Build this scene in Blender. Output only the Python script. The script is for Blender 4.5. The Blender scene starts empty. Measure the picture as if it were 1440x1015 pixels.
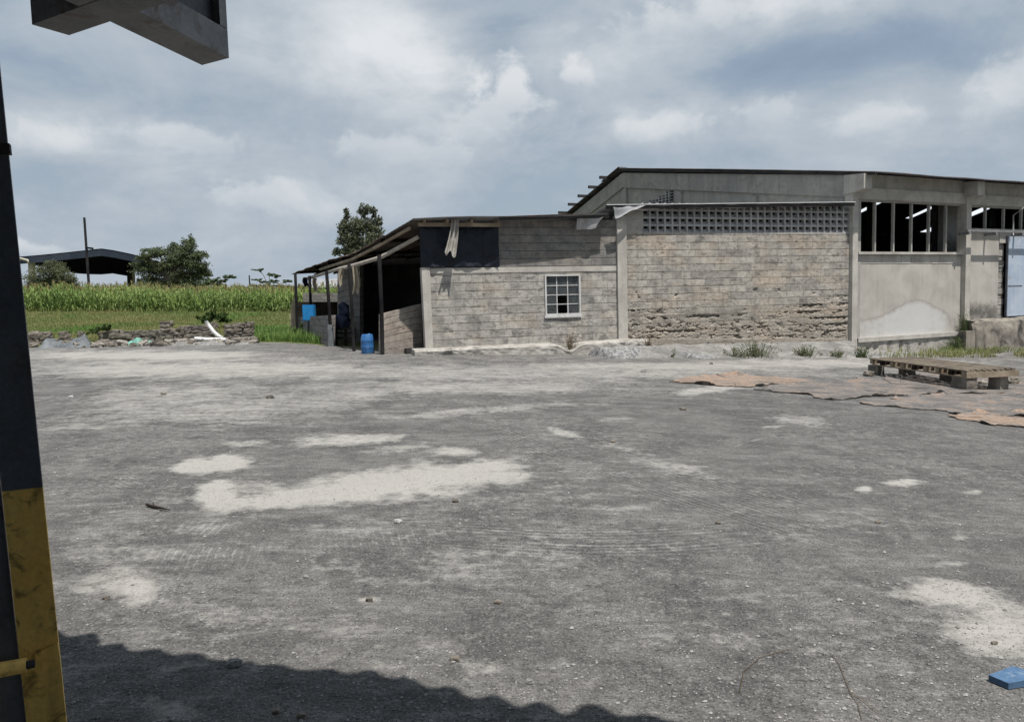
import bpy, math, random
import numpy as np
from mathutils import Vector, Matrix, noise
random.seed(7)
R = math.radians
scn = bpy.context.scene
col = scn.collection

# ------------------------------------------------------------------ camera
FPX, CX, CY = 1080.0, 720.0, 507.5
PITCH, ROLL = R(4.6), R(1.5)
CAM = Vector((0, 0, 1.65))
Fv = Vector((0, math.cos(PITCH), -math.sin(PITCH)))
Up0 = Vector((0, math.sin(PITCH), math.cos(PITCH)))
X0 = Vector((1, 0, 0))
RIGHT = X0 * math.cos(ROLL) - Up0 * math.sin(ROLL)
UP = X0 * math.sin(ROLL) + Up0 * math.cos(ROLL)
cd = bpy.data.cameras.new('camera')
cd.sensor_width = 36.0
cd.lens = FPX / 1440.0 * 36.0
cd.clip_start = 0.05
cd.clip_end = 5000
cam = bpy.data.objects.new('camera', cd)
col.objects.link(cam)
m3 = Matrix((RIGHT, UP, -Fv)).transposed()
cam.matrix_world = Matrix.Translation(CAM) @ m3.to_4x4()
scn.camera = cam


def ray(px, py):
    return RIGHT * ((px - CX) / FPX) + UP * ((CY - py) / FPX) + Fv


def P(px, py, Y):
    d = ray(px, py)
    return CAM + d * (Y / d.y)


def Pz(px, py, z):
    d = ray(px, py)
    return CAM + d * ((z - CAM.z) / d.z)


def to_px(x, y, z):
    v = Vector((x, y, z)) - CAM
    w = v.dot(Fv)
    return CX + FPX * v.dot(RIGHT) / w, CY - FPX * v.dot(UP) / w


# ------------------------------------------------------------------ terrain
def yard_z(X):
    u = (X + 2.6) / 1.2
    sp = 1.2 * (u if u > 30 else math.log1p(math.exp(max(-40, u))))
    return 0.12 + 0.006 * max(0.0, min(30.0, -2.6 - X)) - 0.05 * min(sp, 19.0)


def field_z(X):
    return 1.07 + max(-0.3, min(0.6, (-17.7 - X) * 0.028))


def smooth(a, b, x):
    t = max(0.0, min(1.0, (x - a) / (b - a)))
    return t * t * (3 - 2 * t)


EDGE = [(-60, 31.0), (-17, 30.6), (-11, 31.5), (-9.0, 30.5), (-7.2, 28.4), (-5, 25.6), (-3.5, 24.5), (0, 40), (60, 60)]


def edge_y(X):
    for (x0, y0), (x1, y1) in zip(EDGE, EDGE[1:]):
        if x0 <= X <= x1:
            return y0 + (y1 - y0) * (X - x0) / (x1 - x0)
    return 60.0


def gz(X, Y):
    z = yard_z(X)
    if X < 1.0 and Y > 22:
        e = edge_y(X) + 0.6
        t = 0.22 * smooth(e, e + 5, Y) + 0.78 * smooth(e + 2, 58, Y)
        t *= 1 - smooth(-4.5, 0.5, X)
        z = z + (field_z(X) - z) * t
    return z


def G(px, py):
    d = ray(px, py)
    t0, t1 = 0.5, 150.0
    f = lambda t: CAM.z + d.z * t - yard_z(d.x * t)
    if f(t1) > 0:
        return CAM + d * t1
    for _ in range(50):
        tm = (t0 + t1) / 2
        if f(tm) > 0:
            t0 = tm
        else:
            t1 = tm
    return CAM + d * t0


# ------------------------------------------------------------------ mesh builder
class MB:
    def __init__(s):
        s.v = []; s.f = []; s.uv = []; s.mi = []; s.sm = []

    def face(s, pts, uvs=None, mi=0):
        i = len(s.v)
        s.v.extend([tuple(p) for p in pts])
        s.f.append(tuple(range(i, i + len(pts))))
        s.uv.extend(uvs if uvs else [(p[0], p[2]) for p in pts])
        s.mi.append(mi); s.sm.append(False)

    def grid(s, fn, nu, nv, uvfn=None, mi=0, sm=True):
        i0 = len(s.v)
        for j in range(nv + 1):
            for i in range(nu + 1):
                s.v.append(tuple(fn(i / nu, j / nv)))
        for j in range(nv):
            for i in range(nu):
                a = i0 + j * (nu + 1) + i
                s.f.append((a, a + 1, a + nu + 2, a + nu + 1))
                for (ii, jj) in ((i, j), (i + 1, j), (i + 1, j + 1), (i, j + 1)):
                    s.uv.append(uvfn(ii / nu, jj / nv) if uvfn else (ii / nu, jj / nv))
                s.mi.append(mi); s.sm.append(sm)

    def hexa(s, c, mi=0, dims=None):
        """c: 8 corners: bottom 4 (ccw), top 4. uv in metres."""
        c = [Vector(p) for p in c]
        L = (c[1] - c[0]).length; D = (c[3] - c[0]).length; H = (c[4] - c[0]).length
        o = c[0].x + c[0].y
        q = [((0, 1, 5, 4), L, H), ((1, 2, 6, 5), D, H), ((2, 3, 7, 6), L, H), ((3, 0, 4, 7), D, H), ((4, 5, 6, 7), L, D), ((3, 2, 1, 0), L, D)]
        for idx, a, b in q:
            s.face([c[k] for k in idx], [(o, 0), (o + a, 0), (o + a, b), (o, b)], mi)

    def tube(s, pts, rad, n=6, mi=0, cap=True):
        pts = [Vector(p) for p in pts]
        if not isinstance(rad, (list, tuple)):
            rad = [rad] * len(pts)
        rings = []
        for k, p in enumerate(pts):
            a = pts[max(0, k - 1)]; b = pts[min(len(pts) - 1, k + 1)]
            t = (b - a).normalized()
            h = Vector((0, 0, 1)) if abs(t.z) < 0.9 else Vector((1, 0, 0))
            u = t.cross(h).normalized(); w = t.cross(u)
            ring = []
            for q in range(n):
                an = 2 * math.pi * q / n
                ring.append(len(s.v))
                s.v.append(tuple(p + (u * math.cos(an) + w * math.sin(an)) * rad[k]))
            rings.append(ring)
        for r0, r1 in zip(rings, rings[1:]):
            for q in range(n):
                s.f.append((r0[q], r0[(q + 1) % n], r1[(q + 1) % n], r1[q]))
                s.uv.extend([(0, 0), (1, 0), (1, 1), (0, 1)])
                s.mi.append(mi); s.sm.append(n > 4)
        if cap:
            for r in (rings[0], rings[-1]):
                s.f.append(tuple(r)); s.uv.extend([(0, 0)] * n); s.mi.append(mi); s.sm.append(False)

    def blob(s, c, r, mi=0, rough=0.25, seg=2, seed=0, rnd_=0.75):
        """rough stone: displaced cube-sphere"""
        c = Vector(c)
        rnd = Vector((seed * 1.7, seed * 3.1, seed * 0.7))
        n = seg
        dirs = [((1, 0, 0), (0, 1, 0), (0, 0, 1)), ((-1, 0, 0), (0, 0, 1), (0, 1, 0)), ((0, 1, 0), (0, 0, 1), (1, 0, 0)),
                ((0, -1, 0), (1, 0, 0), (0, 0, 1)), ((0, 0, 1), (1, 0, 0), (0, 1, 0)), ((0, 0, -1), (0, 1, 0), (1, 0, 0))]
        for w, u, v in dirs:
            w, u, v = Vector(w), Vector(u), Vector(v)

            def fn(a, b):
                p = (w + u * (2 * a - 1) + v * (2 * b - 1))
                p = p.normalized() * rnd_ + p * (1 - rnd_)
                k = 1 + rough * noise.noise(p * 1.3 + rnd)
                return c + Vector((p.x * r[0], p.y * r[1], p.z * r[2])) * k
            s.grid(fn, n, n, mi=mi, sm=False)

    def build(s, name, mats, parent=None, smooth=None):
        me = bpy.data.meshes.new(name)
        off = parent_loc(parent)
        v = np.array(s.v, dtype=np.float64).reshape(-1, 3) - np.array(off)
        me.from_pydata(v.tolist(), [], s.f)
        uvl = me.uv_layers.new(name='UVMap')
        uvl.data.foreach_set('uv', np.array(s.uv, dtype=np.float32).ravel())
        if not isinstance(mats, (list, tuple)):
            mats = [mats]
        for m in mats:
            me.materials.append(m)
        me.polygons.foreach_set('material_index', np.array(s.mi, dtype=np.int32))
        me.polygons.foreach_set('use_smooth', np.array(s.sm, dtype=bool))
        me.update()
        o = bpy.data.objects.new(name, me)
        col.objects.link(o)
        if parent:
            o.parent = parent
        return o


def parent_loc(p):
    loc = Vector((0, 0, 0))
    while p is not None:
        loc = loc + Vector(p.location)
        p = p.parent
    return loc


def root(name, loc, label, cat, group=None):
    o = bpy.data.objects.new(name, None)
    o.empty_display_size = 0.2
    o.location = loc
    col.objects.link(o)
    return tag(o, label, cat, group)


def tag(o, label=None, cat=None, group=None, kind=None):
    if label: o['label'] = label
    if cat: o['category'] = cat
    if group: o['group'] = group
    if kind: o['kind'] = kind
    return o


class Frame:
    def __init__(s, o, ang):
        s.o = Vector((o[0], o[1], 0)); s.a = ang
        s.d = Vector((math.cos(ang), math.sin(ang), 0))
        s.n = Vector((math.sin(ang), -math.cos(ang), 0))

    def pt(s, a, t, z):
        return s.o + s.d * a + s.n * t + Vector((0, 0, z))

    def W(s, px, py, t=0.0):
        r = ray(px, py)
        k = (t + (s.o - CAM).dot(s.n)) / r.dot(s.n)
        p = CAM + r * k
        return (p - s.o).dot(s.d), p.z

    def box(s, mb, s0, s1, t0, t1, z0, z1, mi=0):
        """t1 > t0: t1 is the face towards the viewer. uv = metres in the frame"""
        p = s.pt
        A = [(s0, t1), (s1, t1), (s1, t0), (s0, t0)]
        b = [p(a, t, z0) for a, t in A]; c = [p(a, t, z1) for a, t in A]
        mb.face([b[0], b[1], c[1], c[0]], [(s0, z0), (s1, z0), (s1, z1), (s0, z1)], mi)
        mb.face([b[1], b[2], c[2], c[1]], [(t1, z0), (t0, z0), (t0, z1), (t1, z1)], mi)
        mb.face([b[2], b[3], c[3], c[2]], [(s1, z0), (s0, z0), (s0, z1), (s1, z1)], mi)
        mb.face([b[3], b[0], c[0], c[3]], [(t0, z0), (t1, z0), (t1, z1), (t0, z1)], mi)
        mb.face([c[0], c[1], c[2], c[3]], [(s0, t1), (s1, t1), (s1, t0), (s0, t0)], mi)
        mb.face([b[3], b[2], b[1], b[0]], [(s0, t0), (s1, t0), (s1, t1), (s0, t1)], mi)

    def prism(s, mb, poly, t0, t1, mi=0):
        """poly in (s,z), extruded from t0 to t1"""
        f = [s.pt(a, t1, z) for a, z in poly]; b = [s.pt(a, t0, z) for a, z in poly]
        mb.face(f, [(a, z) for a, z in poly], mi)
        mb.face(b[::-1], [(a, z) for a, z in poly][::-1], mi)
        n = len(poly)
        for i in range(n):
            j = (i + 1) % n
            L = math.hypot(poly[j][0] - poly[i][0], poly[j][1] - poly[i][1])
            mb.face([f[i], b[i], b[j], f[j]], [(t1, 0), (t0, 0), (t0, L), (t1, L)], mi)


# ------------------------------------------------------------------ materials
class NT:
    def __init__(s, name, tree=None):
        if tree is None:
            s.m = bpy.data.materials.new(name); s.m.use_nodes = True
            tree = s.m.node_tree
        s.t = tree
        s.t.nodes.clear()

    def n(s, typ, ins=None, **at):
        nd = s.t.nodes.new(typ)
        for k, v in at.items():
            setattr(nd, k, v)
        for k, v in (ins or {}).items():
            sk = nd.inputs[k]
            if isinstance(v, bpy.types.NodeSocket):
                s.t.links.new(v, sk)
            else:
                if hasattr(sk.default_value, '__len__') and len(sk.default_value) == 4 and len(v) == 3:
                    v = tuple(v) + (1,)
                sk.default_value = v
        return nd

    def math(s, op, a, b=0.0, c=0.0, clamp=False):
        nd = s.n('ShaderNodeMath', {0: a, 1: b, 2: c}, operation=op)
        nd.use_clamp = clamp
        return nd.outputs[0]

    def mix(s, f, a, b, blend='MIX'):
        nd = s.n('ShaderNodeMix', None, data_type='RGBA', blend_type=blend)
        for i, v in ((0, f), (6, a), (7, b)):
            sk = nd.inputs[i]
            if isinstance(v, bpy.types.NodeSocket):
                s.t.links.new(v, sk)
            else:
                if i > 0 and len(v) == 3: v = tuple(v) + (1,)
                sk.default_value = v
        return nd.outputs[2]

    def noise(s, vec, scale, detail=4, rough=0.55, dist=0.0):
        nd = s.n('ShaderNodeTexNoise', {'Scale': scale, 'Detail': detail, 'Roughness': rough, 'Distortion': dist})
        if vec is not None: s.t.links.new(vec, nd.inputs['Vector'])
        return nd.outputs[0]

    def mr(s, v, a, b, c=0.0, d=1.0, sm=True):
        nd = s.n('ShaderNodeMapRange', {0: v, 1: a, 2: b, 3: c, 4: d}, interpolation_type='SMOOTHSTEP' if sm else 'LINEAR')
        return nd.outputs[0]

    def coord(s, k='Object'):
        return s.n('ShaderNodeTexCoord').outputs[k]

    def scale(s, v, xyz):
        return s.n('ShaderNodeMapping', {'Vector': v, 'Scale': xyz}).outputs[0]

    def sep(s, v):
        return s.n('ShaderNodeSeparateXYZ', {0: v}).outputs

    def bump(s, h, strength=0.3, dist=0.02, normal=None):
        ins = {'Height': h, 'Strength': strength, 'Distance': dist}
        if normal is not None: ins['Normal'] = normal
        return s.n('ShaderNodeBump', ins).outputs[0]

    def done(s, base, rough=0.9, normal=None, metal=0.0, spec=0.3):
        ins = {'Base Color': base, 'Roughness': rough, 'Metallic': metal, 'Specular IOR Level': spec}
        if normal is not None: ins['Normal'] = normal
        b = s.n('ShaderNodeBsdfPrincipled', ins)
        o = s.n('ShaderNodeOutputMaterial')
        s.t.links.new(b.outputs[0], o.inputs[0])
        return s.m


def mat_generic(name, c1, c2, scale=3.0, rough=0.85, bump=0.2, bscale=40, streak=None, metal=0.0, stain=None, stain_amt=0.6, stain_scale=1.2, spec=0.3, grain=0.18, stain_lo=0.52):
    t = NT(name)
    o = t.coord()
    n1 = t.noise(o, scale, 6, 0.6, 0.3)
    c = t.mix(t.mr(n1, 0.32, 0.68), c1, c2)
    if streak:
        n2 = t.noise(t.scale(o, (streak[0], streak[0], streak[1])), 1.0, 5, 0.6)
        c = t.mix(t.math('MULTIPLY', t.mr(n2, 0.45, 0.75), streak[2]), c, streak[3])
    if stain:
        n3 = t.noise(o, stain_scale, 8, 0.65, 0.6)
        c = t.mix(t.math('MULTIPLY', t.mr(n3, stain_lo, stain_lo + 0.14), stain_amt), c, stain)
    n4 = t.noise(o, bscale, 5, 0.7)
    c = t.mix(1.0, c, t.n('ShaderNodeCombineColor', {0: t.mr(n4, 0.3, 0.7, 1 - grain, 1 + grain, False), 1: t.mr(n4, 0.3, 0.7, 1 - grain, 1 + grain, False), 2: t.mr(n4, 0.3, 0.7, 1 - grain, 1 + grain, False)}).outputs[0], 'MULTIPLY')
    return t.done(c, rough, t.bump(n4, bump, 0.02), metal, spec)


def mat_block(name, c1, c2, dark, ch=0.24, bw=0.36, dirt=0.5, joint=0.68, low=None, warmth=0.3):
    t = NT(name)
    uv = t.coord('UV')
    wob = t.noise(t.scale(uv, (0.8, 3, 1)), 1.0, 3)
    sx = t.sep(uv)
    v2 = t.math('ADD', sx[1], t.math('MULTIPLY', t.math('SUBTRACT', wob, 0.5), 0.025))
    vec = t.n('ShaderNodeCombineXYZ', {0: sx[0], 1: v2, 2: 0.0}).outputs[0]
    br = t.n('ShaderNodeTexBrick', {'Vector': vec, 'Color1': (0, 0, 0, 1), 'Color2': (1, 1, 1, 1), 'Mortar': (0.5, 0.5, 0.5, 1), 'Scale': 1.0,
                                    'Mortar Size': 0.012, 'Mortar Smooth': 0.3, 'Brick Width': bw, 'Row Height': ch})
    tone = t.math('ADD', t.math('MULTIPLY', t.sep(br.outputs[0])[0], 0.26), t.math('MULTIPLY', t.noise(t.scale(uv, (1.0, 2.2, 1)), 1.6, 6, 0.68), 1.0))
    c = t.mix(t.mr(tone, 0.36, 0.86), c1, c2)
    warm = t.noise(t.scale(uv, (0.7, 1.6, 1)), 1.0, 3, 0.5)
    c = t.mix(t.math('MULTIPLY', t.mr(warm, 0.45, 0.7), warmth), c, (c2[0] * 1.12, c2[1] * 0.92, c2[2] * 0.74))
    # pitted dark patches on single blocks
    sp = t.noise(t.scale(uv, (2.2, 4.2, 1)), 1.0, 7, 0.72, 0.4)
    c = t.mix(t.math('MULTIPLY', t.mr(sp, 0.52, 0.64), dirt), c, dark)
    pit = t.noise(uv, 26.0, 4, 0.7)
    c = t.mix(t.math('MULTIPLY', t.mr(pit, 0.58, 0.70), 0.5), c, dark)
    c = t.mix(t.math('MULTIPLY', t.mr(pit, 0.40, 0.28), 0.25), c, (0.62, 0.60, 0.56))
    md = t.noise(uv, 7.0, 5, 0.75)
    c = t.mix(t.math('MULTIPLY', t.mr(md, 0.47, 0.66), 0.6), c, (dark[0] * 1.5, dark[1] * 1.5, dark[2] * 1.5))
    drip = t.noise(t.scale(uv, (3.5, 0.4, 1)), 1.0, 5, 0.65)
    c = t.mix(t.math('MULTIPLY', t.mr(drip, 0.5, 0.7), 0.42), c, (dark[0] * 1.6, dark[1] * 1.6, dark[2] * 1.6))
    # dark horizontal bed joints, broken
    fr = t.math('FRACT', t.math('DIVIDE', v2, ch))
    dj = t.math('MULTIPLY', t.math('ABSOLUTE', t.math('SUBTRACT', fr, t.math('ROUND', fr))), ch)
    jn = t.noise(t.scale(uv, (1.1, 9, 1)), 1.0, 4, 0.7)
    jw = t.mr(jn, 0.3, 0.75, 0.006, 0.026)
    jl = t.math('SUBTRACT', 1.0, t.math('DIVIDE', dj, jw), clamp=True)
    c = t.mix(t.math('MULTIPLY', t.math('MULTIPLY', jl, t.mr(jn, 0.30, 0.50)), joint), c, (dark[0] * 0.35, dark[1] * 0.33, dark[2] * 0.3))
    # pale vertical joints, faint
    c = t.mix(t.math('MULTIPLY', br.outputs[1], 0.18), c, (dark[0] * 1.6, dark[1] * 1.6, dark[2] * 1.6))
    if low:
        lm = t.mr(t.math('ADD', sx[1], t.math('MULTIPLY', t.noise(uv, 2.0, 5), 0.9)), low[0], low[1], 1.0, 0.0)
        c = t.mix(t.math('MULTIPLY', lm, low[2]), c, low[3])
    hgt = t.math('ADD', t.math('MULTIPLY', pit, 0.6), t.math('MULTIPLY', t.math('ADD', jl, br.outputs[1]), -0.8))
    hgt = t.math('ADD', hgt, t.math('MULTIPLY', t.mr(sp, 0.56, 0.66), -0.5))
    return t.done(c, 0.95, t.bump(hgt, 0.6, 0.025), 0, 0.15)


def mat_leaf(name, c1, c2, trans=0.3, scale=3.0):
    t = NT(name)
    o = t.coord()
    n1 = t.noise(o, scale, 4, 0.6)
    c = t.mix(t.mr(n1, 0.35, 0.65), c1, c2)
    ge = t.n('ShaderNodeNewGeometry').outputs['Random Per Island']
    c = t.mix(t.math('MULTIPLY', ge, 0.5), c, (c2[0] * 1.25, c2[1] * 1.2, c2[2] * 0.9))
    d = t.n('ShaderNodeBsdfPrincipled', {'Base Color': c, 'Roughness': 0.6, 'Specular IOR Level': 0.25})
    tr = t.n('ShaderNodeBsdfTranslucent', {'Color': c})
    mx = t.n('ShaderNodeMixShader', {0: trans, 1: d.outputs[0], 2: tr.outputs[0]})
    ou = t.n('ShaderNodeOutputMaterial')
    t.t.links.new(mx.outputs[0], ou.inputs[0])
    return t.m


M = {}
M['block'] = mat_block('block_masonry', (0.245, 0.235, 0.22), (0.45, 0.43, 0.39), (0.085, 0.083, 0.08), dirt=0.6)
M['block_warm'] = mat_block('block_masonry_worn', (0.25, 0.24, 0.22), (0.44, 0.41, 0.365), (0.085, 0.078, 0.07), dirt=0.5, warmth=.4, low=(.6, 2.2, 0.5, (0.25, 0.215, 0.175)))
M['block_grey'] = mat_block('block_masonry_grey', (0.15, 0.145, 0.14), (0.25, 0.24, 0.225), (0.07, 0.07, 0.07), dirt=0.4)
M['block_pink'] = mat_block('block_masonry_small', (0.24, 0.215, 0.195), (0.42, 0.38, 0.33), (0.12, 0.09, 0.08), ch=0.2, bw=0.3, dirt=0.5)
M['concrete'] = mat_generic('concrete_pale', (0.36, 0.34, 0.31), (0.47, 0.45, 0.41), 1.5, 0.92, 0.35, 30, (4.0, 0.5, 0.35, (0.24, 0.22, 0.19)), stain=(0.22, 0.20, 0.175), stain_amt=0.4)
M['concrete_grey'] = mat_generic('concrete_grey', (0.28, 0.272, 0.255), (0.38, 0.365, 0.335), 1.2, 0.92, 0.35, 25, (3.0, 0.35, 0.5, (0.15, 0.145, 0.135)), stain=(0.16, 0.155, 0.14), stain_amt=0.5)
M['concrete_old'] = mat_generic('concrete_old', (0.28, 0.265, 0.24), (0.42, 0.40, 0.37), 2.5, 0.95, 0.6, 18, None, stain=(0.12, 0.115, 0.105), stain_amt=0.75, stain_scale=2.2)
M['concrete_black'] = mat_generic('concrete_blackened', (0.17, 0.155, 0.135), (0.30, 0.27, 0.23), 1.5, 0.95, 0.6, 18, (2.5, 0.4, 0.8, (0.045, 0.042, 0.038)), stain=(0.04, 0.04, 0.038), stain_amt=0.85, stain_scale=1.1)
M['vent'] = mat_generic('vent_concrete', (0.30, 0.30, 0.30), (0.40, 0.395, 0.385), 2.0, 0.95, 0.3, 30, None, stain=(0.2, 0.2, 0.2))
M['roof_dark'] = mat_generic('roof_sheet_dark', (0.07, 0.07, 0.075), (0.14, 0.135, 0.14), 1.0, 0.7, 0.1, 20, None, stain=(0.16, 0.11, 0.08), stain_amt=0.5)
M['roof_zinc'] = mat_generic('roof_sheet_zinc', (0.26, 0.27, 0.28), (0.40, 0.40, 0.41), 1.3, 0.55, 0.1, 20, None, metal=0.25, stain=(0.16, 0.10, 0.07), stain_amt=0.5)
M['roof_rust'] = mat_generic('roof_sheet_rusty', (0.06, 0.052, 0.048), (0.13, 0.105, 0.085), 1.6, 0.85, 0.15, 20, None, stain=(0.17, 0.085, 0.045), stain_amt=0.7)
M['verge'] = mat_generic('verge_dark', (0.028, 0.026, 0.027), (0.05, 0.045, 0.043), 2, 0.8)
M['wood'] = mat_generic('weathered_wood', (0.20, 0.16, 0.115), (0.34, 0.28, 0.21), 2.5, 0.9, 0.3, 30, (6, 6, 0.5, (0.11, 0.085, 0.06)))
M['pallet_wood'] = mat_generic('grey_pallet_wood', (0.15, 0.125, 0.095), (0.26, 0.22, 0.17), 2.5, 0.95, 0.4, 30, (6, 6, 0.5, (0.08, 0.065, 0.05)), stain=(0.07, 0.06, 0.05), stain_amt=.6)
M['pole_wood'] = mat_generic('pale_pole_wood', (0.30, 0.27, 0.23), (0.42, 0.38, 0.33), 2.5, 0.9, 0.3, 30)
M['wood_dark'] = mat_generic('dark_wood', (0.016, 0.014, 0.012), (0.04, 0.032, 0.027), 2.5, 1.0, 0.3, 30, spec=0.0)
M['tarp'] = mat_generic('dark_tarpaulin', (0.007, 0.010, 0.016), (0.016, 0.020, 0.030), 1.8, 0.5, 0.12, 12, spec=0.22)
M['cloth'] = mat_generic('faded_cloth', (0.30, 0.28, 0.25), (0.44, 0.42, 0.385), 4.0, 0.95, 0.3, 60, None, stain=(0.26, 0.22, 0.18), stain_amt=0.6, stain_scale=3)
M['edge_highlight'] = mat_generic('painted_edge_highlight', (0.50, 0.51, 0.52), (0.62, 0.62, 0.63), 2, 0.5, 0.05)  # paler than the roof sheet, paints a highlight along its edge
M['sack'] = mat_generic('hessian_sack', (0.24, 0.21, 0.16), (0.36, 0.32, 0.25), 4.0, 0.95, 0.3, 60, None, stain=(0.14, 0.12, 0.09))
M['white_paint'] = mat_generic('white_window_paint', (0.46, 0.46, 0.455), (0.58, 0.58, 0.57), 4.0, 0.6, 0.1, 60, None, stain=(0.35, 0.32, 0.28), stain_amt=0.5, stain_scale=5)
M['blue_plastic'] = mat_generic('blue_plastic', (0.022, 0.10, 0.27), (0.035, 0.15, 0.36), 4.0, 0.45, 0.05, 50, None, stain=(0.13, 0.17, 0.22), stain_amt=0.65, stain_scale=4.5, spec=0.5)
M['blue_slab'] = mat_generic('blue_slab', (0.055, 0.115, 0.21), (0.09, 0.165, 0.275), 22.0, 0.6, 0.2, 160, None, stain=(0.22, 0.28, 0.34), stain_amt=0.5, stain_scale=18)
M['box_blue'] = mat_generic('blue_box_paint', (0.012, 0.16, 0.40), (0.018, 0.21, 0.48), 4.0, 0.5, 0.05, 50)
M['door_blue'] = mat_generic('pale_blue_door_paint', (0.33, 0.40, 0.50), (0.43, 0.49, 0.57), 1.3, 0.65, 0.1, 40, (3, 0.5, 0.35, (0.26, 0.29, 0.34)), stain=(0.24, 0.20, 0.18), stain_amt=0.35, stain_scale=2.3)
M['steel_dark'] = mat_generic('dark_steel', (0.085, 0.096, 0.118), (0.13, 0.142, 0.162), 4.0, 0.55, 0.1, 60, None, stain=(0.06, 0.045, 0.035), stain_amt=0.5, stain_scale=6)
M['steel_grey'] = mat_generic('grey_steel', (0.17, 0.175, 0.185), (0.27, 0.27, 0.275), 6.0, 0.5, 0.1, 60, None, metal=0.2, stain=(0.12, 0.075, 0.05), stain_amt=0.85, stain_scale=9)
M['pole_dark'] = mat_generic('dark_pole_post_shade', (0.012, 0.012, 0.014), (0.022, 0.021, 0.021), 2, 1.0, spec=0.0)  # near-black poles; on the shed posts the colour also holds roof shade
M['navy_dark'] = mat_generic('canopy_underside_shade', (0.008, 0.010, 0.015), (0.014, 0.017, 0.023), 1, 1.0, spec=0.0)  # darker than the canopy sheet, paints the shade on its underside
M['yellow'] = mat_generic('yellow_post_paint', (0.82, 0.52, 0.13), (0.88, 0.60, 0.18), 5.0, 0.6, 0.12, 50, (10, 1.5, 0.5, (0.17, 0.115, 0.035)), stain=(0.055, 0.035, 0.022), stain_amt=0.7, stain_scale=14)
M['rust_sheet'] = mat_generic('rusty_ragged_sheet', (0.10, 0.095, 0.092), (0.20, 0.18, 0.165), 2.2, 0.95, 0.7, 16, None, stain=(0.22, 0.155, 0.115), stain_amt=0.7, stain_scale=2.2, grain=0.4, stain_lo=0.5)
M['orange_sheet'] = mat_generic('orange_ragged_sheet', (0.15, 0.13, 0.115), (0.25, 0.20, 0.165), 2.4, 0.95, 0.7, 16, None, stain=(0.27, 0.195, 0.145), stain_amt=0.8, stain_scale=2.0, grain=0.4, stain_lo=0.40)
M['sheet_edge'] = mat_generic('sheet_edge', (0.03, 0.026, 0.023), (0.06, 0.05, 0.04), 3, 0.95)
M['stone'] = mat_generic('rough_stone', (0.11, 0.099, 0.085), (0.235, 0.207, 0.175), 2.5, 0.95, 0.6, 18, None, stain=(0.07, 0.066, 0.06), stain_amt=0.8, stain_scale=2.5)
M['stone_pale'] = mat_generic('pale_rubble', (0.21, 0.19, 0.165), (0.33, 0.305, 0.268), 2.5, 0.95, 0.5, 18, None, stain=(0.2, 0.18, 0.155), stain_amt=0.6)
M['gravel'] = mat_generic('gravel_chips', (0.15, 0.148, 0.145), (0.40, 0.39, 0.375), 9, 0.95, 0.3, 90)
M['pvc'] = mat_generic('white_pipe', (0.62, 0.63, 0.63), (0.74, 0.74, 0.73), 3, 0.5, 0.05)
M['teal'] = mat_generic('teal_netting', (0.10, 0.27, 0.22), (0.20, 0.40, 0.34), 3, 0.85, 0.3)
M['greyblue'] = mat_generic('grey_blue_sheeting', (0.085, 0.098, 0.108), (0.175, 0.19, 0.20), 3, 0.7, 0.3)
M['bark'] = mat_generic('bark', (0.10, 0.085, 0.07), (0.18, 0.155, 0.13), 5, 0.95, 0.6, 25)
M['dry'] = mat_leaf('dry_plant', (0.09, 0.065, 0.045), (0.16, 0.12, 0.08), 0.15)
M['maroon'] = mat_leaf('maroon_leaves', (0.06, 0.028, 0.03), (0.11, 0.05, 0.045), 0.2)
M['acacia'] = mat_leaf('acacia_leaves', (0.052, 0.073, 0.043), (0.12, 0.15, 0.08), 0.22, 0.8)
M['shrubleaf'] = mat_leaf('grey_green_leaves', (0.07, 0.085, 0.05), (0.13, 0.15, 0.09), 0.25, 0.8)
M['treeleaf'] = mat_leaf('dark_tree_leaves', (0.058, 0.073, 0.054), (0.135, 0.15, 0.098), 0.2, 1.0)
M['thinleaf'] = mat_leaf('pale_acacia_leaves', (0.06, 0.085, 0.05), (0.11, 0.15, 0.085), 0.3, 0.8)
M['weed'] = mat_leaf('weed_leaves', (0.085, 0.10, 0.055), (0.16, 0.175, 0.105), 0.3, 5)
M['bushleaf'] = mat_leaf('green_bush_leaves', (0.035, 0.065, 0.02), (0.075, 0.12, 0.035), 0.3, 3)
M['grass'] = mat_leaf('grass_blades', (0.12, 0.185, 0.06), (0.235, 0.235, 0.105), 0.45, 0.18)
M['lush'] = mat_leaf('lush_grass', (0.085, 0.165, 0.04), (0.155, 0.24, 0.07), 0.4, 0.5)
M['corn'] = mat_leaf('corn_leaves', (0.11, 0.20, 0.055), (0.27, 0.35, 0.13), 0.45, 0.35)
M['tassel'] = mat_leaf('corn_tassels', (0.20, 0.19, 0.085), (0.30, 0.26, 0.13), 0.3, 1.5)
M['darkhole'] = mat_generic('room_shade_wall', (0.03, 0.029, 0.028), (0.06, 0.056, 0.052), 1.0, 0.95)  # near-black colour stands for the shade inside rooms and openings
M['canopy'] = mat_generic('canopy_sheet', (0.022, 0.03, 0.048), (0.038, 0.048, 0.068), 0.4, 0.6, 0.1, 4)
M['cream'] = mat_generic('cream_paint', (0.42, 0.40, 0.33), (0.52, 0.50, 0.42), 1, 0.8)
M['dirtpile'] = mat_generic('dusty_apron', (0.15, 0.146, 0.14), (0.27, 0.262, 0.25), 1.6, 0.95, 0.8, 12, None, stain=(0.15, 0.145, 0.14), stain_amt=0.7, stain_scale=1.8, grain=0.3)
M['gravelbank'] = mat_generic('gravel_bank', (0.12, 0.12, 0.12), (0.34, 0.335, 0.33), 10, 0.95, 1.0, 28, None, grain=0.5)


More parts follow.
